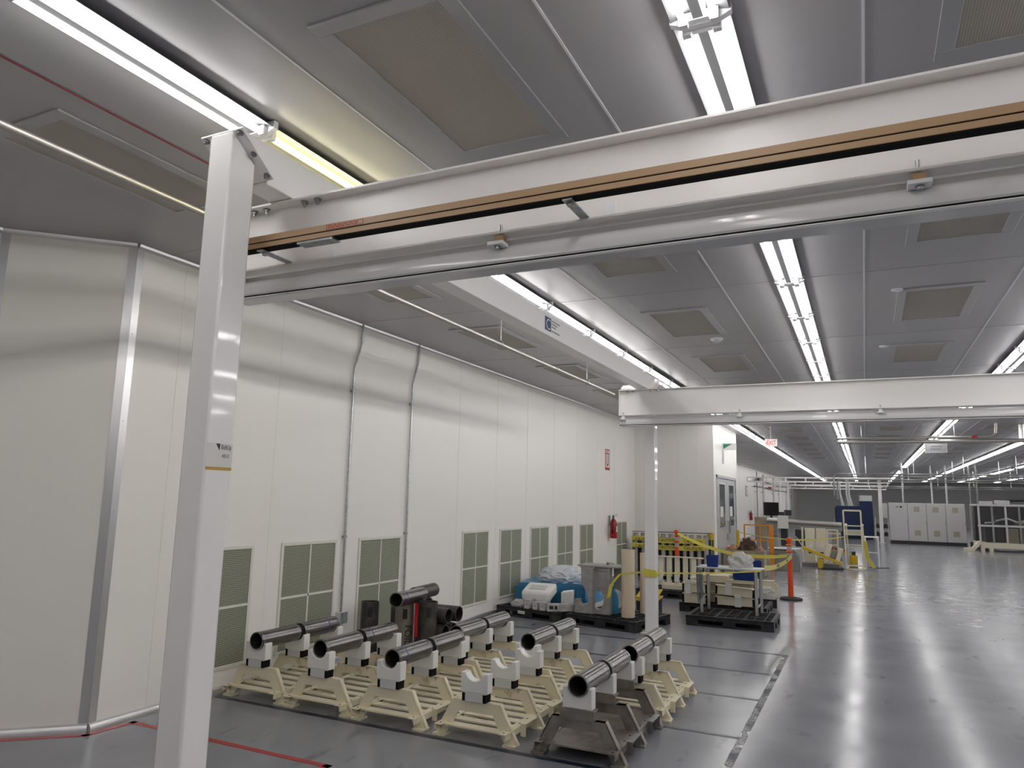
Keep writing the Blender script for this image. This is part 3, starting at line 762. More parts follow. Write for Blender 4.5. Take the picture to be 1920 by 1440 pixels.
# ---------------------------------------------------------------- things on the first pallet
PT = .14
def carton(x,y,L,W,H,rz,label,m='carton'):
    t = thing('small_carton',label,'carton',(x,y,PT),rz,'silver cartons on the left pallet')
    B().box(0,L,0,W,0,H).build('box',m,t,.004)
    B().box(L*.3,L*.62,-.001,0,H*.25,H*.75).build('printed_label','paper',t)
    B().box(L*.42,L*.55,-.0016,-.001,H*.35,H*.65).build('dark_mark','ink',t)
    return t
L0 = thing('long_carton','long silver carton with small labels along the front of the left pallet','carton',(-4.245,10.16,PT),0)
L0.rotation_euler = (0,0,.62)
B().box(0,.66,0,.10,0,.105).build('box','carton',L0,.004)
B().box(-.001,0,.01,.09,.02,.085).build('printed_label','paper',L0); B().box(.03,.09,-.001,0,.03,.08).box(.11,.15,-.001,0,.03,.08).build('warning_mark','ink',L0)
carton(-4.66,10.25,.085,.28,.13,-.1,'upright silver carton with a red mark, second from the left on the pallet')
carton(-4.51,10.22,.085,.28,.105,.05,'silver carton in the middle of the row on the left pallet')
carton(-4.385,10.19,.09,.28,.115,.1,'silver carton beside the long one on the left pallet')
g = B().lump((-4.82,10.42,PT),(.22,.24,.11),4,.10); tag(g.build('plastic_bag','clearbag'),'small crumpled clear bag at the left end of the carton row','bag')
# white foam block with a hollow
t = thing('foam_block','white rounded foam block with a hollow, tilted on the cartons','foam block',(-4.57,10.62,.262))
b = B(); b.rbox((0,0,.085),(.46,.40,.16),.08,.28); fb = b.build('block','foam',t,.04)
B().rbox((.0,-.045,.158),(.26,.16,.012),.08,.28).build('recess','padgrey',t,.02)
t = thing('foam_offcut','white notched foam offcut beside the rounded foam block','foam block',(-4.20,10.72,.142))
b = B()
for k in range(3): b.rbox((.055*k,0,.115+.01*k),(.06,.24,.23),.2)
b.build('block','foam',t,.008)
# blue wrapped bundle with bubble wrap
t = thing('wrapped_bundle','low bundle wrapped in blue plastic sheet by the wall','bundle',(-4.56,11.33,.0))
b = B(); rnd = random.Random(11)
for i in range(5): pass
bm_ = B().box(-.52,.62,-.36,.40,.142,.44); 
bmesh.ops.subdivide_edges(bm_.bm, edges=bm_.bm.edges[:], cuts=5, use_grid_fill=True)
for v in bm_.bm.verts:
    v.co += Vector((rnd.uniform(-.022,.022),rnd.uniform(-.022,.022),rnd.uniform(-.022,.022) if v.co.z > .2 else 0))
bm_.build('blue_sheet','bluewrap',t)
fl = B().ribbon([(-.56,-.40,.26),(-.2,-.42,.25),(.2,-.43,.24),(.60,-.42,.26)],.24,.004,[(0,-.25,1),(0,-.1,1),(0,-.3,1),(0,-.1,1)]); fl.build('hanging_flap','bluewrap',t)
t2 = B().lump((-4.46,11.33,.44),(.78,.64,.26),21,.10,4); tag(t2.build('bubble_wrap','bubble'),'heap of bubble wrap on top of the blue bundle','bubble wrap')

# ---------------------------------------------------------------- grey saddle plates and cream tubes on the second pallet
def saddle(x, y, rz, n, label, kind, th=.012, gap=.004):
    t = thing('saddle_plate', label, 'saddle plates', (x,y,PT), rz)
    if kind == 'hook':
        arc = [(.14+.075*math.cos(a), .185+.085*math.sin(a)) for a in [PI + PI*i/16 for i in range(17)]]
        p = [(0,0),(0,.19),(.065,.20)] + arc + [(.212,.24),(.185,.31),(.115,.42),(.10,.47),(.10,.655),(.285,.655),(.285,0)]
    else:
        w = .24
        arc = [(.045+.10*math.cos(a), .20+.135*math.sin(a)) for a in [PI*.62 - PI*1.24*i/18 for i in range(19)]]
        p = [(0,0),(0,.09)] + arc[::-1] + [(0,.33),(0,.655),(w,.655),(w,0)]
    for k in range(n): B().prism(p,'y',k*(th+gap),k*(th+gap)+th).build('plate','plate_grey',t,.002)
    return t
saddle(-3.885,10.33,-.12,6,'stack of thin grey saddle plates with hooked notches, left end of the second pallet','hook')
saddle(-3.60,10.37,-.05,1,'thick grey saddle plate right of the thin plate stack','slot',.10)
saddle(-3.385,10.62,.1,1,'thick grey saddle plate behind the cream tube','slot',.10)
t = thing('top_plate','flat grey plate with a clamp lying across the saddle plates','plate',(-3.52,10.47,.797),.03)
B().rbox((0,.08,.012),(.66,.42,.022)).build('plate','plate_grey',t,.003)
b = B().cyl((.06,.1,.023),(.06,.1,.06),.02,12).bar((.06,.1,.05),(.17,.06,.045),.02,.012); b.build('clamp','zinc',t)
B().sweep([(-.13,-.142,-.02),(.12,-.15,-.03),(.13,-.15,-.22),(.09,-.15,-.27),(-.08,-.15,-.27)],.006,8).build('lifting_wire','zinc',t)
g = B().lump((-3.36,10.50,.145),(.17,.08,.36),31,.16); tag(g.build('blue_bag','bluewrap'),'crumpled blue plastic bag between the grey plate and the cream tube','bag')
def roll(x,y,h,R,label):
    t = thing('cream_tube',label,'cardboard tube',(x,y,PT)); B().pipe((0,0,0),(0,0,h),R,R-.012,36).build('tube_wall','tube_cream',t); B().cyl((0,0,.0),(0,0,.01),R-.013,24).build('tube_plug','tube_cream',t); return t
roll(-3.09,10.36,.93,.094,'tall cream tube standing on the pallet left of the far column')
roll(-2.985,10.86,.86,.07,'slim cream tube standing close behind the far column')
t = thing('yellow_tray','yellow folded plastic tray behind the cream tubes','tray',(-3.16,11.75,.22))
b = B().rbox((0,0,.09),(.34,.4,.02),0,.25).rbox((0,0,.02),(.36,.4,.02),0,.1); b.build('tray','yellow',t,.004)
b = B().box(-.16,.16,-.18,.18,-.22,.0); b.build('stand','machine_dark',t)

# ---------------------------------------------------------------- steel table frame on the third pallet
t = thing('work_table','narrow steel table frame standing on the black pallet','table',(-1.88,11.65,PT))
B().box(-.47,.47,-.22,.24,.645,.663).build('table_top','padgrey',t,.003)
for x,y in ((-.40,-.20),(.38,-.13),(-.37,.19),(.41,.20)):
    l = B().box(x-.025,x+.025,y-.004,y+.004,0,.645).box(x-.025,x-.017,y-.004,y+.05,0,.645); l.build('leg','alum',t)
B().box(-.40,.40,.17,.18,.60,.64).box(-.42,-.41,-.2,.2,.12,.15).box(.40,.41,-.15,.2,.12,.15).build('rail','alum',t)
b = B()
for k in range(5): b.ribbon([(-.46+.02*k,-.235,.62),(-.455+.015*k,-.24,.4),(-.44+.02*k,-.235,.14+.03*k)],.015,.002,(1,0,0))
b.build('hanging_strap','greyink',t)
def bin_(name,x,y,z,L,W,H,rz,label,m='blue_bin'):
    t = thing(name,label,'bin',(x,y,z),rz)
    b = B(); k = .015; f = .012
    p = [((-L/2+k),(-W/2+k)),((L/2-k),(-W/2+k)),((L/2-k),(W/2-k)),((-L/2+k),(W/2-k))]; q = [(-L/2,-W/2),(L/2,-W/2),(L/2,W/2),(-L/2,W/2)]
    lo = [b.bm.verts.new((*a,0)) for a in p]; hi = [b.bm.verts.new((*a,H)) for a in q]
    hi2 = [b.bm.verts.new((a[0]*(1-.06),a[1]*(1-.08),H)) for a in q]; lo2 = [b.bm.verts.new((a[0]*.93,a[1]*.93,f)) for a in p]
    for i in range(4):
        j = (i+1)%4
        b.bm.faces.new([lo[i],lo[j],hi[j],hi[i]]); b.bm.faces.new([hi[i],hi[j],hi2[j],hi2[i]]); b.bm.faces.new([hi2[i],hi2[j],lo2[j],lo2[i]])
    b.bm.faces.new(lo[::-1]); b.bm.faces.new(lo2)
    b.build('bin_body',m,t); B().box(-L*.2,L*.2,-W/2-.006,-W/2+.006,H*.25,H*.55).build('label_slot','blue_bin',t)
bin_('storage_bin',-2.13,11.60,PT+.664,.18,.24,.165,.1,'small blue storage bin on the left end of the table top')
g = B().lump((-1.72,11.63,PT+.664),(.36,.3,.22),43,.22,3); tag(g.build('plastic_bag','clearbag'),'crumpled clear plastic bag on the table top','bag')
tag(B().rbox((-1.55,11.60,PT+.668),(.32,.22,.008),.2).build('paper_sheet','paper'),'white paper sheet at the right end of the table top','paper')
bin_('storage_bin',-1.80,12.48,.545,.34,.18,.13,0,'wide blue storage bin on the cream boards, under the right end of the table')
bin_('storage_bin',-1.72,12.76,.598,.32,.2,.24,.1,'dark blue bin behind the clear bag on the cream board stack')

# ---------------------------------------------------------------- cream boards
def board(x,y,z,L,W,H,rz,label,pads=(),tilt=0,ends=True):
    t = thing('cream_board',label,'board',(x,y,z),rz,'stacked cream boards'); t.rotation_euler = (0,tilt,rz)
    B().box(-L/2,L/2,-W/2,W/2,0,H).build('board','cream_clean',t,.004)
    if ends:
        for s in (-1,1): B().box(s*L/2-.03 if s>0 else -L/2-.001, L/2+.001 if s>0 else -L/2+.03,-W/2-.001,-W/2+.05,.004,H-.012).build('black_end','black',t)
    for px_,pw,pz0,pz1 in pads: B().box(px_-pw/2,px_+pw/2,-W/2-.012,-W/2+.0,pz0,pz1).build('white_pad','uhmw',t,.003)
    B().box(-L/2,L/2,-W/2-.015,-W/2,H-.012,H).build('lip','cream_clean',t)
    return t
board(-1.93,12.40,.155,.60,.2,.13,0,'lowest cream board on the middle pallet, front right',((.05,.10,-.015,.17),))
board(-1.93,12.40,.305,.60,.2,.14,0,'second cream board up on the middle pallet, tilted, front right',((-.10,.10,.0,.19),),.06)
board(-2.56,12.42,.145,.40,.2,.15,0,'lower cream board at the left end of the middle pallet')
board(-2.56,12.42,.31,.40,.2,.15,0,'upper cream board at the left end of the middle pallet',((-.10,.10,-.03,.20),))
board(-2.12,12.48,.492,1.05,.18,.05,0,'long thin cream board across the top of the middle stack',(),.0,False)
board(-2.15,12.75,.145,1.0,.2,.14,0,'cream board in the rear row of the middle pallet, lower')
board(-2.15,12.75,.31,1.0,.2,.14,0,'cream board in the rear row of the middle pallet, middle')
board(-2.10,12.75,.475,.9,.2,.12,0,'cream board in the rear row of the middle pallet, top',(),0,False)
board(-2.25,12.48,.545,.42,.12,.05,.05,'short cream board lying on the long top board',(),0,False)
b = B(); 
for k in range(3): board(-1.68+.02*k,13.75+.12*k,.142+.001*k,.40,.1,.30-.05*k,.1,'cream notched board on the small right pallet, %s'%['front','middle','rear'][k],(),0,False)
g = B().lump((-1.62,13.58,.145),(.36,.12,.20),51,.2); tag(g.build('plastic_bag','clearbag'),'clear plastic bag against the notched boards on the small right pallet','bag')
# upright boards with a rail at the alcove
t = thing('board_rack','row of upright cream boards joined by a top rail, on the alcove pallet','board rack',(-3.72,14.1,.14))
for k in range(6):
    x = .09*0+.155*k
    pst = B().box(x-.045,x+.045,0,.05,.10,.575).build('upright_board','cream_clean',t,.004)
    B().box(x+.047,x+.107,.0,.05,.16,.22).build('black_insert','black',pst)
    if k % 2 == 1: B().box(x-.04,x+.04,-.06,-.001,.14,.31).build('white_pad','uhmw',pst,.004)
B().box(-.06,.95,-.02,.07,.575,.595).build('top_rail','cream_clean',t)
B().box(-.06,.86,-.03,.12,.06,.10).build('bottom_rail','cream_clean',t)
B().box(-.04,.0,-.10,-.03,0,.06).box(.2,.7,-.10,-.03,0,.075).build('lower_block','cream_clean',t)

# ---------------------------------------------------------------- steel tubes in the alcove, wrapped in tape
s0 = None
for k in range(11):
    x = -4.98 + .165*k; y = 17.35 + .05*(k%2); 
    if s0 is None:
        s0 = thing('steel_tube','', 'steel tube'); B().pipe((0,0,0),(0,0,1.0),.055,.048,20).build('tube_wall','stainless',s0); B().pipe((0,0,.98),(0,0,1.003),.057,.046,20).build('end_ring','zinc',s0); o = s0
    else: o = dup(s0,(0,0,0))
    o.location = (x,y,0); o['label'] = 'upright steel tube, %s from the left in the row at the alcove wall' % ORD[k]; o['group'] = 'upright steel tubes at the alcove wall'
t = thing('tube_crate','low dark rack at the feet of the upright steel tubes','rack',(-4.15,17.4,0))
B().box(-.95,.95,.12,.2,0,.9).build('back_panel','machine_dark',t); B().sweep([(-.95,.1,.0),(-.95,.1,1.03),(.95,.1,1.05),(.95,-.1,1.02),(.97,-.12,.3)],.012,8).build('wire_guard','zinc',t)

# ---------------------------------------------------------------- delineator posts, bollards
def post(x,y,label):
    t = thing('delineator_post',label,'post',(x,y,0))
    B().lathe([(.205,0),(.20,.03),(.15,.045),(.06,.055),(0,.055)],n=32).build('rubber_base','rubber',t)
    B().lathe([(.05,.05),(.048,.2),(.042,.86),(.05,.865),(.068,.88),(.05,.895),(.043,.90),(.043,.985),(.05,.99),(.068,1.0),(.05,1.015),(.035,1.02),(.035,1.04),(.052,1.07),(.054,1.10),(.04,1.135),(0,1.14)],n=24).build('post_body','orange',t)
    B().pipe((0,0,.905),(0,0,.98),.0445,.042,24).pipe((0,0,.76),(0,0,.85),.0445,.040,24).build('reflective_band','reflective',t)
post(-1.325,14.97,'orange delineator post on a round black base at the edge of the aisle')
post(-3.83,16.60,'orange delineator post in front of the upright steel tubes')
def bollard(x,y,h,r,label):
    t = thing('bollard',label,'bollard',(x,y,0)); B().cyl((0,0,0),(0,0,h-.03),r,24).lathe([(r,h-.03),(r*.8,h),(0,h)]).build('post_body','yellow',t)
    B().cyl((0,0,0),(0,0,.012),r*1.5,24).build('base_flange','yellow',t)
bollard(-3.34,18.02,1.05,.08,'thick yellow bollard at the alcove wall corner')
bollard(-3.06,20.3,1.05,.04,'slim yellow bollard behind the tan crate')

# ---------------------------------------------------------------- caution tapes
def tape(pts, w, label, ups=(0,0,1), sag=0, n=16):
    P = []
    V = [Vector(p) for p in pts]
    for a,c in zip(V,V[1:]):
        for i in range(n):
            f = i/n; q = a.lerp(c,f); q.z -= sag*4*f*(1-f)*(c-a).length; P.append(q)
    P.append(V[-1])
    o = B().ribbon(P,w,.0016,ups).build('caution_tape','yellow_tape'); tag(o,label,'caution tape','yellow caution tapes'); return o
o = tape([(-3.79,16.56,1.06),(-1.37,14.96,.80)],.07,'yellow caution tape sagging between the two orange posts',sag=.062, ups=[(.25+.75*0,.45*max(0,1-i/9),.25+.75*min(1,i/11)) for i in range(17)])
o = tape([(-2.60,10.09,.80),(-1.40,11.36,.80)],.02,'thin stretched caution tape from the far column along the table edge',sag=.01)
o = tape([(-1.42,11.9,.80),(-1.29,14.93,.79)],.075,'yellow caution tape from the table end to the near orange post',sag=.02)
cw = B().ribbon([(-2.60,10.02,.80),(-2.775,10.02,.82),(-2.775,10.195,.81),(-2.595,10.195,.80),(-2.595,10.015,.775),(-2.77,10.015,.79)],.07,.002); tag(cw.build('caution_tape','yellow_tape'),'yellow caution tape wrapped round the far white column','caution tape','yellow caution tapes')
o = tape([(-2.77,10.02,.81),(-3.17,10.245,.735)],.025,'twisted caution tape end from the far column to the cream tube',sag=.01)
o = tape([(-3.17,10.24,.735),(-3.30,10.235,.58),(-3.335,10.23,.40)],.06,'loose yellow tape end hanging before the blue bag',ups=(1,0,.4))
for z,k in ((.86,'upper'),(.70,'lower')):
    P = [(-5.06,17.27,z+.03),(-4.3,17.255,z-.01),(-3.75,17.26,z),(-3.30,17.30,z+.02)]
    tape(P,.11,k+' yellow caution tape band across the upright steel tubes')
    tb = [q for q in COL.objects if q.get('label','').startswith(k+' yellow caution')][0]
    for x in (-4.75,-4.2,-3.6): text('CAUTION',.095,'ink',tb,(x,17.245,z),(PI/2,0,0),ext=.0005)
o = tape([(-1.30,14.97,1.10),(-.55,22.62,.90)],.03,'distant yellow tape from the near orange post to the cream ladder',sag=.004)
o = tape([(-3.03,20.25,1.0),(-1.36,15.02,1.10)],.02,'distant yellow tape from the slim bollard to the near orange post',sag=.004)
o = tape([(-.05,22.75,.80),(.0,22.9,.35),(.16,22.95,.07)],.10,'yellow tape end hanging from the cream ladder to the floor',ups=(1,0,.2))
# CAUTION lettering on the tape by the near post
tp_ = [q for q in COL.objects if q.get('label','').startswith('yellow caution tape sagging')][0]
a = math.atan2(14.96-16.56,-1.37+3.79)
p = Vector((-1.65,15.145,.807)); p += Vector((math.sin(a),-math.cos(a),0))*.003
text('CAUTION',.055,'ink',tp_,p,(PI/2,0,a),ext=.0004)
tp2 = [q for q in COL.objects if q.get('label','').startswith('yellow caution tape from the table end')][0]
a = math.atan2(3.03,.13); 
for f in (.45,.8):
    p = Vector((-1.42,11.9,.80)).lerp(Vector((-1.29,14.93,.79)),f); p.z -= .02*4*f*(1-f)*3.03; p += Vector((math.sin(a),-math.cos(a),0))*.003
    text('CAUTION',.055,'ink',tp2,p,(PI/2,0,a),ext=.0004)
# ================================================================ door wall
X = -3.27
t = thing('door_1','grey double door with narrow windows beyond the alcove corner','door',(X,19.95,0)); t['kind'] = 'structure'
fr = B().box(X-.06,X+.02,18.45,18.52,0,2.44).box(X-.06,X+.02,21.38,21.45,0,2.44).box(X-.06,X+.02,18.45,21.45,2.37,2.44); fr.build('door_frame','doorpaint',t)
for y0,y1,hs in ((18.53,19.94,1),(19.96,21.37,-1)):
    lf = B().box(X-.045,X,y0,y1,.01,2.36).build('door_leaf','doorpaint',t,.003)
    w0,w1 = y0+.30,y1-.30
    B().box(X-.002,X+.004,w0,w1,1.15,2.22).build('door_glass','glass',lf)
    b = B().box(X,X+.008,w0-.05,w1+.05,2.22,2.26).box(X,X+.008,w0-.05,w1+.05,1.11,1.15).box(X,X+.008,w0-.05,w0,1.15,2.22).box(X,X+.008,w1,w1+.05,1.15,2.22); b.build('glass_bead','alum',lf)
    B().box(X+.004,X+.006,w0+.12,w1-.28,1.4,1.66).build('door_notice','paper',lf)
    yy = 19.87 if hs > 0 else 20.03
    B().sweep([(X,yy,.98),(X+.06,yy,.98),(X+.06,yy,1.28),(X,yy,1.28)],.013,8).box(X,X+.006,yy-.03,yy+.03,.8,.95).build('door_handle','zinc',lf)
    yh = y0+.01 if hs > 0 else y1-.01
    b = B()
    for z in (.3,1.3,2.1): b.cyl((X+.012,yh,z-.06),(X+.012,yh,z+.06),.012,10)
    b.build('hinge','zinc',lf)
rebase(t,(X,19.95,0))
t = thing('direction_sign','small white and green direction sign high above the double door','sign',(X,19.4,3.10))
B().box(0,.36,-.008,.008,0,.18).build('panel','paper',t); B().prism([(.03,.16),(.26,.16),(.03,.03)],'y',-.0095,.0095).build('green_arrow','green',t); B().box(0,.05,-.01,.01,-.35,0).build('bracket','alum',t)
t = thing('exit_sign','red and white EXIT sign hanging from the ceiling in front of the far light rows','sign',(-2.13,20,3.23))
B().box(-.15,.15,-.025,.025,0,.185).build('housing','exit_white',t,.006); text('EXIT',.16,'exit_red',t,(.015,-.0265,.09),(PI/2,0,0),sx=.72); B().prism([(-.135,.09),(-.105,.07),(-.105,.11)],'y',-.0275,-.0255).build('arrow','exit_red',t)
B().cyl((0,0,.185),(0,0,ZC-3.23),.013,10).lathe([(.05,ZC-3.245),(.05,ZC-3.23),(0,ZC-3.23)]).build('stem','padgrey',t)
t = thing('hanging_sign','grey framed acrylic sign hanging from the ceiling at the right','sign',(1.90,24,3.31))
B().box(-.27,.27,-.006,.006,0,.34).build('panel','acrylic',t)
b = B().box(-.28,.28,-.01,.01,.335,.35).box(-.28,.28,-.01,.01,-.01,.005).box(-.28,-.268,-.01,.01,0,.34).box(.268,.28,-.01,.01,0,.34); b.build('sign_frame','alum',t)
rnd = random.Random(9); b = B()
for z,w in ((.26,.20),(.17,.12),(.09,.13)):
    x = -w
    while x < w: q = rnd.uniform(.03,.06); b.box(x,x+q,-.008,-.006,z-.018,z+.018); x += q+.012
b.build('sign_lettering','greyink',t); B().cyl((-.24,0,.35),(-.24,0,ZC-3.31),.004,6).cyl((.24,0,.35),(.24,0,ZC-3.31),.004,6).build('suspension_wire','zinc',t)

# ================================================================ mid-distance equipment
t = thing('tan_crate','open tan wooden crate with crumpled brown wrap, behind the table frame','crate',(-2.72,19.15,0))
b = B().box(-.47,.47,-.3,-.27,.02,.62).box(-.47,.47,.27,.3,.02,.62).box(-.47,-.44,-.27,.27,.02,.62).box(.44,.47,-.27,.27,.02,.62).box(-.44,.44,-.27,.27,.02,.05); b.build('crate_wall','crate',t)
b = B().box(-.12,-.02,-.318,-.3,.02,.62).box(.35,.42,-.318,-.3,.02,.62).box(-.47,.47,-.315,-.3,.30,.36); b.build('batten','crate',t)
for x in (-.4,0,.4): B().box(x-.05,x+.05,-.3,.3,-.0,.02).build('skid','crate',t)
g = B().lump((-2.65,19.1,.40),(.44,.42,.50),61,.25); tag(g.build('brown_wrap','brownwrap'),'dark brown crumpled wrap heaped in the tan crate','wrap')
g = B().lump((-3.02,19.1,.40),(.28,.40,.34),62,.25); tag(g.build('copper_wrap','copper'),'copper coloured wrap at the left end of the tan crate','wrap')
g = B().lump((-2.36,19.1,.40),(.14,.36,.30),63,.25); tag(g.build('copper_wrap','copper'),'copper coloured wrap at the right end of the tan crate','wrap')
t = thing('guard_rail','orange yellow guard frame standing behind the tan crate','guard rail',(-2.63,20.9,0))
def frame(t, bars, w, m, name):
    for a,c in bars: B().bar(a,c,w).build(name,m,t)
frame(t,[((-.35,0,0),(-.35,0,1.18)),((.06,0,0),(.06,0,1.18))],.035,'orange_rail','rail_post')
B().box(.28,.40,-.02,.02,0,1.2).build('wide_post','orange_rail',t)
frame(t,[((-.35,0,1.18),(.30,0,1.18)),((-.35,0,.78),(.30,0,.78))],.03,'orange_rail','cross_rail')
t = thing('long_pipe_bench','long polished pipe laid across a grey bench in the middle distance','pipe bench',(-1.7,24.6,0))
B().cyl((-1.12,0,1.245),(1.04,0,1.165),.075,28).build('polished_pipe','stainless',t)
B().prism([(-1.12,1.06),(1.04,.98),(1.04,1.09),(-1.12,1.17)],'y',-.02,.3).build('beam','machine_grey',t)
B().box(-1.48,-1.1,-.05,.4,.62,1.33).build('end_housing','crate',t,.01)
B().box(-1.45,-1.12,0,.35,0,.62).build('leg','machine_grey',t); B().box(.75,1.0,0,.3,0,.98).build('leg','machine_grey',t)
B().box(-.79,-.47,-.10,-.085,1.0,1.40).build('white_sign','paper',t)
B().box(-.72,-.52,.05,.25,.35,1.0).build('motor','machine_dark',t,.02); B().box(-.3,.25,.05,.3,.45,.98).build('control_box','machine_dark',t); B().box(-.75,.1,-.02,.3,.40,.46).build('shelf','padgrey',t)
t = thing('low_platform','low grey metal ramp between the tan crate and the cream frames','ramp',(-2.0,21.3,0))
B().prism([(-.35,0),(.35,0),(.35,.40),(.2,.52),(-.3,.56)],'y',-.2,.3).build('body','machine_grey',t,.01)
B().box(-.42,.40,-.24,.34,.56,.585).build('top_plate','alum',t)
# cream equipment frames
t = thing('panel_rack','pair of tall cream equipment panels in a frame, left of the ladder','equipment frame',(-1.22,23.3,0))
for x in (-.47,): B().bar((x,0,0),(x,0,1.10),.05).build('frame_post','cream_clean',t)
for x in (-.27,.03):
    p = B().box(x-.13,x+.13,-.02,.10,.12,1.08).build('panel','cream_clean',t,.006)
    B().cyl((x+.02,-.025,.58),(x+.02,-.019,.58),.05,16).build('port_ring','uhmw',p)
    B().box(x-.05,x+.05,-.026,-.02,.36,.41).build('slot','machine_dark',p)
frame(t,[((.20,0,0),(.20,0,1.06)),((.47,0,0),(.47,0,1.06))],.045,'cream_clean','frame_post')
frame(t,[((.20,0,1.05),(.47,0,1.05)),((.20,0,.95),(.55,0,.95)),((.20,0,.62),(.47,0,.62))],.04,'cream_clean','cross_rail')
for z in (.46,.52): B().bar((.2,.1,z),(.66,.1,z-.04),.05).build('coloured_rail','yellow' if z < .5 else 'red',t)
B().box(-.5,.5,-.25,.3,0,.10).build('base','machine_grey',t)
t = thing('yellow_dolly','tilted yellow dolly with cream blocks in front of the cream panels','dolly',(-1.2,22.55,0))
B().bar((-.43,0,.56),(.56,0,.17),.34,.07).build('dolly_bed','yellow',t)
B().box(.0-.05,.08,-.17,.17,.03,.28).build('foot','yellow',t); B().bar((-.43,0,.58),(-.62,0,.86),.03).build('handle','alum',t)
for x,z in ((.22,.36),(.50,.26)): B().rbox((x,0,z+.14),(.12,.26,.36),0,0,.30).build('cream_block','cream_clean',t,.005)
B().rbox((.36,.04,.42),(.14,.2,.24),0,0,.3).build('machine_part','machine_grey',t,.02)
B().box(.05,.6,-.2,.2,0,.05).build('base','machine_dark',t)
# rolling cream ladder
t = thing('rolling_ladder','tall cream step ladder frame at the edge of the aisle','ladder',(-.32,22.65,0))
for x in (-.21,.21):
    B().bar((x,-.02,.02),(x-.03*(1 if x<0 else .3),0,1.62),.04).build('front_upright','cream_clean',t)
    B().bar((x+.06,.62,.02),(x+.02,.5,1.25),.04).build('rear_upright','cream_clean',t)
    B().bar((x,0,.03),(x+.06,.62,.03),.04).build('base_rail','cream_clean',t); B().bar((x,0,1.2),(x+.03,.5,1.22),.04).build('side_rail','cream_clean',t)
frame(t,[((-.24,0,1.62),(.20,0,1.62)),((-.21,-.02,.03),(.21,-.02,.03))],.045,'cream_clean','cross_rail')
for k,z in enumerate((.12,.62,.68,.96,1.0,1.04,1.08,1.2)):
    B().box(-.22,.22,-.03,.03 if z in (.62,.68) else .14,z-.012,z+.012).build('tread','cream_clean',t)
t = thing('yellow_drum','small yellow drum standing inside the ladder frame','drum',(-.35,23.05,0)); B().lathe([(.0,.14),(.10,.14),(.105,.16),(.105,.36),(.10,.38),(0,.38)]).build('drum_body','yellow',t); B().box(-.10,.10,-.1,.1,0,.14).build('drum_base','machine_grey',t); B().box(-.05,.05,-.05,.05,.38,.48).build('drum_cap','machine_dark',t)
t = thing('white_side_table','white framed side table right of the cream ladder','table',(.20,24.4,0))
B().box(-.26,.12,-.25,.3,.84,.865).build('table_top','lamp_white',t)
for x in (-.24,.10):
    for y in (-.23,.28): B().box(x-.018,x+.018,y-.018,y+.018,0,.84).build('leg','lamp_white',t)
B().box(-.24,.10,-.24,-.21,.40,.43).box(.085,.115,-.23,.28,.40,.43).build('rail','lamp_white',t)
B().sweep([(-.2,-.4,.008),(0,-.5,.008),(.2,-.45,.008),(.35,-.3,.008)],.008,6).build('cable','rubber',t)
# ================================================================ far equipment
t = thing('blue_machine','large navy blue machine cabinet at the far end of the aisle','machine',(-.45,43.6,0))
B().box(-.95,.20,-.4,1.2,.1,1.72).build('low_cabinet','navy',t,.02); B().box(.18,.82,-.6,1.2,.1,1.99).build('tall_cabinet','navy',t,.02)
B().box(-1.02,-.955,-.2,1.0,.5,1.65).build('side_panel','navy',t); B().box(-1.06,-1.02,-.25,.8,.9,.96).build('handle','alum',t)
B().box(-.9,.78,-.3,1.1,0,.1).build('plinth','machine_dark',t); B().box(.20,.80,-.3,.7,1.99,2.28).build('duct_hood','alum',t)
for x,h in ((-.62,3.0),(-.30,3.1),(-.18,2.9)):
    B().cyl((x,.2,1.72),(x-.12,.2,2.3),.09,14,.045).cyl((x-.12,.2,2.3),(x-.12,.2,h),.045,14).build('exhaust_pipe','padgrey',t)
t0 = None
for k in range(4):
    x = 1.03 + .787*k
    t = thing('control_cabinet','pale grey control cabinet, %s from the left in the far row'%ORD[k],'cabinet',(x,39.95,0),0,'control cabinets at the far end')
    B().box(0,.78,0,.6,.15,1.93).build('cabinet_body','cabinet',t,.008)
    B().box(0,.78,.03,.58,0,.15).build('plinth','charcoal',t)
    dr = B().box(.012,.768,-.018,0,.165,1.915).build('door','cabinet',t,.004)
    if k == 0:
        B().box(.30,.38,-.03,-.018,1.72,1.76).box(.48,.56,-.03,-.018,1.70,1.78).build('switch','machine_dark',dr)
        B().cyl((.42,-.018,1.75),(.42,-.028,1.75),.02,10).build('indicator','green',dr)
    else:
        for z in (1.52,.42): B().box(.26,.50,-.03,-.018,z,z+.24).build('louvre','beige_filter',dr,.004)
    B().box(.735,.755,-.035,-.018,.95,1.1).build('door_handle','zinc',dr)
# glazed machine enclosure
t = thing('machine_enclosure','large framed machine enclosure with clear panels, right of the control cabinets','enclosure',(4.2,36.2,0))
B().box(.05,6.0,0,2.4,.14,.36).build('base_beam','cream_clean',t,.01)
for x in (.05,.35,2.0,4.0,5.8): B().box(x,x+.14,-.02,.14,0,.14).build('foot','cream_clean',t)
for k in range(13):
    x = .06 + .47*k; B().box(x-.035,x+.035,-.02,.05,.36,1.90).build('frame_post','cabinet' if k%2==0 else 'machine_grey',t)
frame(t,[((0,0,1.90),(6.0,0,1.90)),((0,0,1.05),(6.0,0,1.05))],.08,'cabinet','cross_rail')
B().bar((.05,0,1.9),(.05,2.4,1.9),.07).bar((.05,2.4,.36),(.05,2.4,1.9),.07).build('side_frame','cabinet',t)
for k in range(12): B().box(.095+.47*k,.495+.47*k,.008,.016,.40,1.86).build('clear_pane','pane',t)
rnd = random.Random(17)
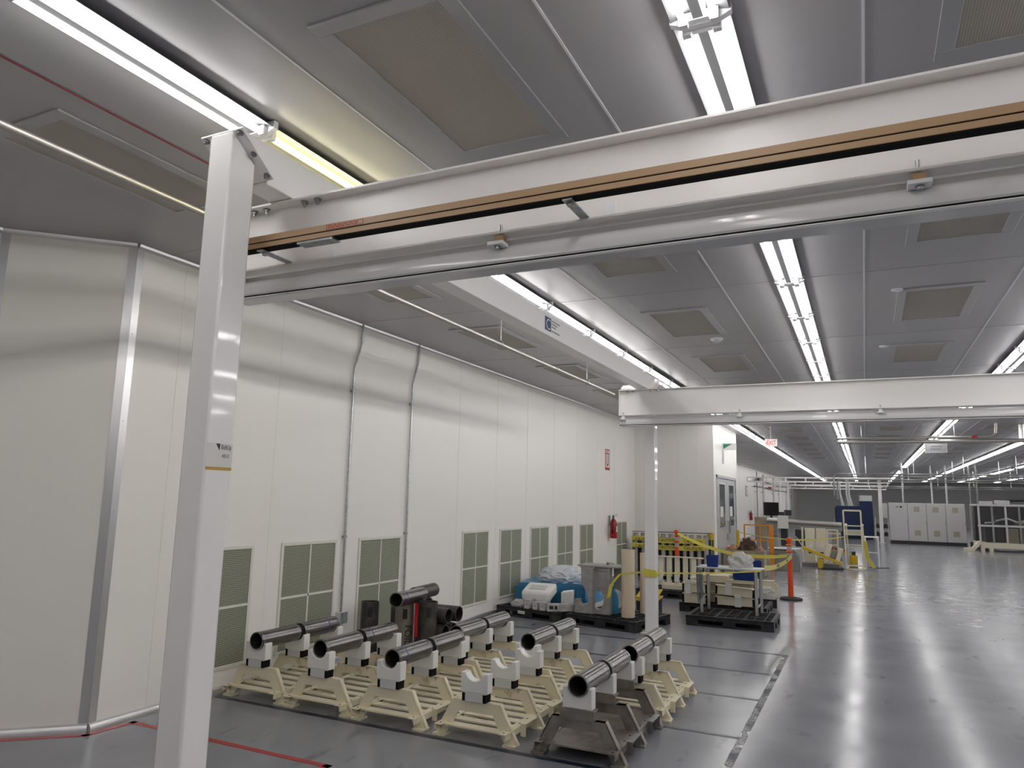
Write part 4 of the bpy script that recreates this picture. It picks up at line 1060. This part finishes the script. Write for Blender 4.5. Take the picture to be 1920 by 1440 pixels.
for k in range(14):
    x = .3 + .40*k; z = rnd.uniform(.5,1.0); h = rnd.uniform(.4,.8); 
    B().box(x,x+rnd.uniform(.24,.42),.5,1.6,.36,z+h*(.3+.6*(k%2))).build('inner_unit',rnd.choice(['machine_dark','machine_grey','machine_dark','beige_filter']),t,.02)
    B().cyl((x,.45,1.15+.1*(k%3)),(x+.38,.45,1.2+.15*(k%2)),rnd.uniform(.03,.08),12).build('inner_pipe',rnd.choice(['machine_grey','machine_dark','alum']),t)
B().box(.1,5.9,1.75,2.3,.36,1.84).build('shade_backing','machine_dark',t)  # added dark panel so the inside of the enclosure reads as shaded
B().sweep([(1.1,.3,2.08),(1.9,.3,2.12),(2.2,.3,1.93)],.05,8).build('cable_hose','rubber',t); B().sweep([(2.45,.3,1.95),(2.8,.3,2.14),(4.2,.3,2.2)],.06,8).build('cable_hose','rubber',t)
B().box(.2,.6,.2,.9,1.94,2.06).build('top_box','cabinet',t); B().box(.75,1.2,.2,.9,1.94,2.1).build('top_box','cabinet',t)
B().prism([(-.55,.0),(-.55,.1),(-.25,.14),(0,.42),(.05,.42),(.05,.30),(-.2,.0)],'y',-.1,.3).build('ramp_guard','cream_clean',t)
t = thing('pipe_manifold','bundle of thin vertical pipes between the cabinets and the enclosure','pipes',(4.35,39.2,0))
for k in range(7): B().cyl((-.05+.07*k,.1*(k%2),.02),(-.05+.07*k,.1*(k%2),1.2+.35*(k%3)),.022,8).build('riser','machine_grey' if k%2 else 'zinc',t)
B().box(-.12,.5,-.1,.25,0,.25).build('base_box','machine_dark',t); B().bar((-.1,0,.95),(.5,0,.95),.05).build('rail','alum',t)
for x in (.0,.28): B().cyl((x,.15,1.5),(x,.15,ZC),.03,10).build('tall_riser','machine_grey',t)
t = thing('service_rack','grey rack of small machinery between the blue machine and the cabinets','rack',(.72,42.0,0))
for x in (-.28,.3):
    B().box(x-.02,x+.02,-.02,.02,0,1.2).build('rack_post','alum',t)
for z in (.25,.65,1.15): B().box(-.3,.32,-.02,.5,z-.015,z).build('shelf','machine_grey',t)
for k in range(6): B().lathe([(.0,0),(.09,0),(.1,.06),(.07,.2),(0,.22)],(-.2+.2*(k%3),.2,.25+.4*(k//3)),12).build('small_unit','machine_dark',t)
B().box(.0,.3,.1,.4,1.15,1.9).build('upper_box','cabinet',t)
# far crane frames: ladder-like trusses and a white column
def truss(y,z0,z1,x0,x1,label):
    t = thing('bridge_truss',label,'truss',((x0+x1)/2,y,z0)); c = (x0+x1)/2
    for z in (0,z1-z0): B().box(x0-c,x1-c,-.04,.04,z-.035,z+.035).build('chord','crane',t)
    n = int((x1-x0)/.95)
    for k in range(n+1): x = x0-c+(x1-x0)*k/n; B().box(x-.035,x+.035,-.03,.03,0,z1-z0).build('strut','crane',t)
truss(40.0,2.87,3.08,-5.5,1.15,'nearest white ladder-like overhead truss at the far end')
truss(46.0,2.86,3.05,-5.55,1.2,'second white ladder-like overhead truss at the far end')
truss(54.0,2.82,3.0,-5.55,1.3,'farthest white ladder-like overhead truss at the far end')
t = thing('far_column','distant white column between the blue machine and the cabinets','column',(.68,40.25,0)); B().box(-.08,.08,-.08,.08,.02,3.08).build('post','crane',t); B().box(-.16,.16,-.16,.16,0,.02).build('base_plate','crane',t)
# overhead process pipes at right
t = thing('overhead_pipe','stainless pipe crossing below the ceiling at the right, with a red valve','pipe',(.9,20.2,3.43))
B().cyl((-1.45,0,0),(1.62,0,0),.03,14).cyl((-1.45,.12,-.09),(2.6,.12,-.09),.045,14).build('pipe_run','stainless',t)
B().sweep([(1.62,0,0),(1.85,0,.01),(1.93,0,.08),(1.95,0,ZC-3.43)],.03,10).build('elbow','stainless',t)
B().box(1.45,1.56,-.03,.03,-.03,.03).build('red_valve','red',t)
B().sweep([(-1.45,0,0),(-1.52,.3,0),(-1.5,3,0),(-1.3,22,0)],.02,8).build('side_pipe','machine_grey',t)
for x in (-.9,1.1): B().cyl((x,0,.03),(x,0,ZC-3.43),.008,8).build('hanger_rod','galv',t)
B().cyl((2.5,.3,-.1),(2.5,.3,ZC-3.43),.07,16).build('drop_duct','alum',t)
for i,(y,z,x0,x1) in enumerate(((33.,3.02,-.9,9),(37.,2.92,-.9,10),(47,2.85,1.,14))):
    t = thing('process_pipe','grey overhead process pipe crossing the far hall, %s'%['nearest of three','middle of three','farthest of three'][i],'pipe',(x0,y,z))
    B().cyl((0,0,0),(x1-x0,0,0),.03,10).cyl((0,.15,-.09),(x1-x0,.15,-.09),.025,10).build('pipe_run','machine_grey',t)
    if i < 2: B().sweep([(0,0,0),(-.12,0,-.02),(-.2,0,-.12),(-.22,0,-.9)],.03,8).build('elbow','machine_grey',t)
    for k in range(5): B().cyl((1+1.7*k,0,.0),(1+1.7*k,0,ZC-z),.012,6).build('hanger_rod','alum',t)
for i,(x,y,z0) in enumerate(((1.6,38.5,1.95),(2.9,40.3,1.93),(3.5,40.3,1.93),(6.4,38.0,2.0),(7.2,38.,2.0))):
    tag(B().cyl((x,y,z0),(x,y,ZC),.035,8).build('drop_pipe','padgrey'),'thin vertical drop pipe over the far equipment, %s from the left'%ORD[i],'pipe','far drop pipes')
# far left wall furniture
FXW = -5.62
extinguisher((FXW,41.2,.85),0,'distant red fire extinguisher on the far left wall')
t = thing('wall_monitor','black monitor on a stand against the far left wall','monitor',(-4.75,43.0,0))
B().box(-.33,.47,-.03,.02,1.10,1.82).build('screen','screen',t,.01); B().box(-.25,.35,.02,.06,.95,1.1).box(-.2,.3,-.1,.3,.75,.95).build('keyboard_shelf','padgrey',t); B().box(.02,.12,.02,.12,0,1.2).build('post','machine_grey',t); B().box(-.3,.4,-.2,.35,0,.04).build('foot','machine_dark',t)
for i,(y,m,r) in enumerate(((43.6,'machine_grey',.03),(46.5,'padgrey',.06),(52.,'padgrey',.06),(56.,'lamp_white',.09),(62,'lamp_white',.1),(66,'machine_grey',.08))):
    tag(B().cyl((FXW+.15,y,.3),(FXW+.15,y,ZC-.2-.1*(i%2)),r,10).cyl((FXW,y,2.4),(FXW+.15,y,2.4),r*.5,8).build('wall_riser',m),'vertical service pipe on the far left wall, %s from the front'%ORD[i],'pipe','service pipes on the far left wall')
t = thing('wall_pipe_run','thin grey pipes running level along the far left wall','pipes',(FXW,43,2.7))
for z in (0,.35): B().sweep([(.1,0,z),(.1,4,z+.02),(.12,12,z-.05),(.1,22,z)],.03,8).build('pipe_run','machine_grey',t)
B().box(.02,.22,1.2,2.4,.3,.55).build('junction_box','machine_dark',t); B().box(.03,.2,7,7.6,-.05,.1).build('red_valve','red',t)
t = thing('wall_sign','small framed notice high on the far left wall','sign',(FXW,40.5,2.1)); B().box(0,.02,-.35,.35,0,.55).build('sign_frame','machine_grey',t); B().box(.02,.025,-.22,.22,.08,.47).build('sign_face','paper',t)
for i,(y,h) in enumerate(((47.5,1.3),(49.5,1.1),(53,1.2),(58.,1.3))):
    t = thing('wall_equipment','dark low equipment unit at the far left wall, %s from the front'%ORD[i],'equipment',(FXW+.45,y,0),0,'equipment at the far left wall')
    B().box(-.35,.35,-.5,.5,0,h*.7).build('cabinet','machine_grey',t,.01); B().box(-.2,.25,-.35,.35,h*.7,h).build('top_unit','machine_dark',t,.01)

# ================================================================ camera and render settings
cam = bpy.data.cameras.new('camera'); co = bpy.data.objects.new('camera', cam); COL.objects.link(co)
yaw, pit, rol = [math.radians(a) for a in (25.738, 8.8245, 1.3065)]
right = Vector((math.cos(yaw),math.sin(yaw),0)); f0 = Vector((-math.sin(yaw),math.cos(yaw),0)); u0 = Vector((0,0,1))
fw = math.cos(pit)*f0 + math.sin(pit)*u0; up = math.cos(pit)*u0 - math.sin(pit)*f0
r2 = math.cos(rol)*right + math.sin(rol)*up; u2 = math.cos(rol)*up - math.sin(rol)*right
mw = Matrix.Identity(4)
for i in range(3): mw[i][0] = r2[i]; mw[i][1] = u2[i]; mw[i][2] = -fw[i]
mw[2][3] = 1.775
co.matrix_world = mw
cam.sensor_fit = 'HORIZONTAL'; cam.sensor_width = 36; cam.lens = 1366.65*36/1920; cam.clip_start = .05; cam.clip_end = 300
SC.camera = co
w = bpy.data.worlds.new('world'); SC.world = w; w.use_nodes = True
w.node_tree.nodes['Background'].inputs[0].default_value = (.5,.5,.5,1); w.node_tree.nodes['Background'].inputs[1].default_value = .0
vs = SC.view_settings; vs.view_transform = 'Standard'; vs.look = 'None'; vs.gamma = 1; vs.use_curve_mapping = False; vs.exposure = EXPOSURE
cy = SC.cycles; cy.use_denoising = True; cy.max_bounces = 10; cy.diffuse_bounces = 6; cy.glossy_bounces = 5; cy.use_light_tree = True; cy.sample_clamp_indirect = 6; cy.blur_glossy = .5
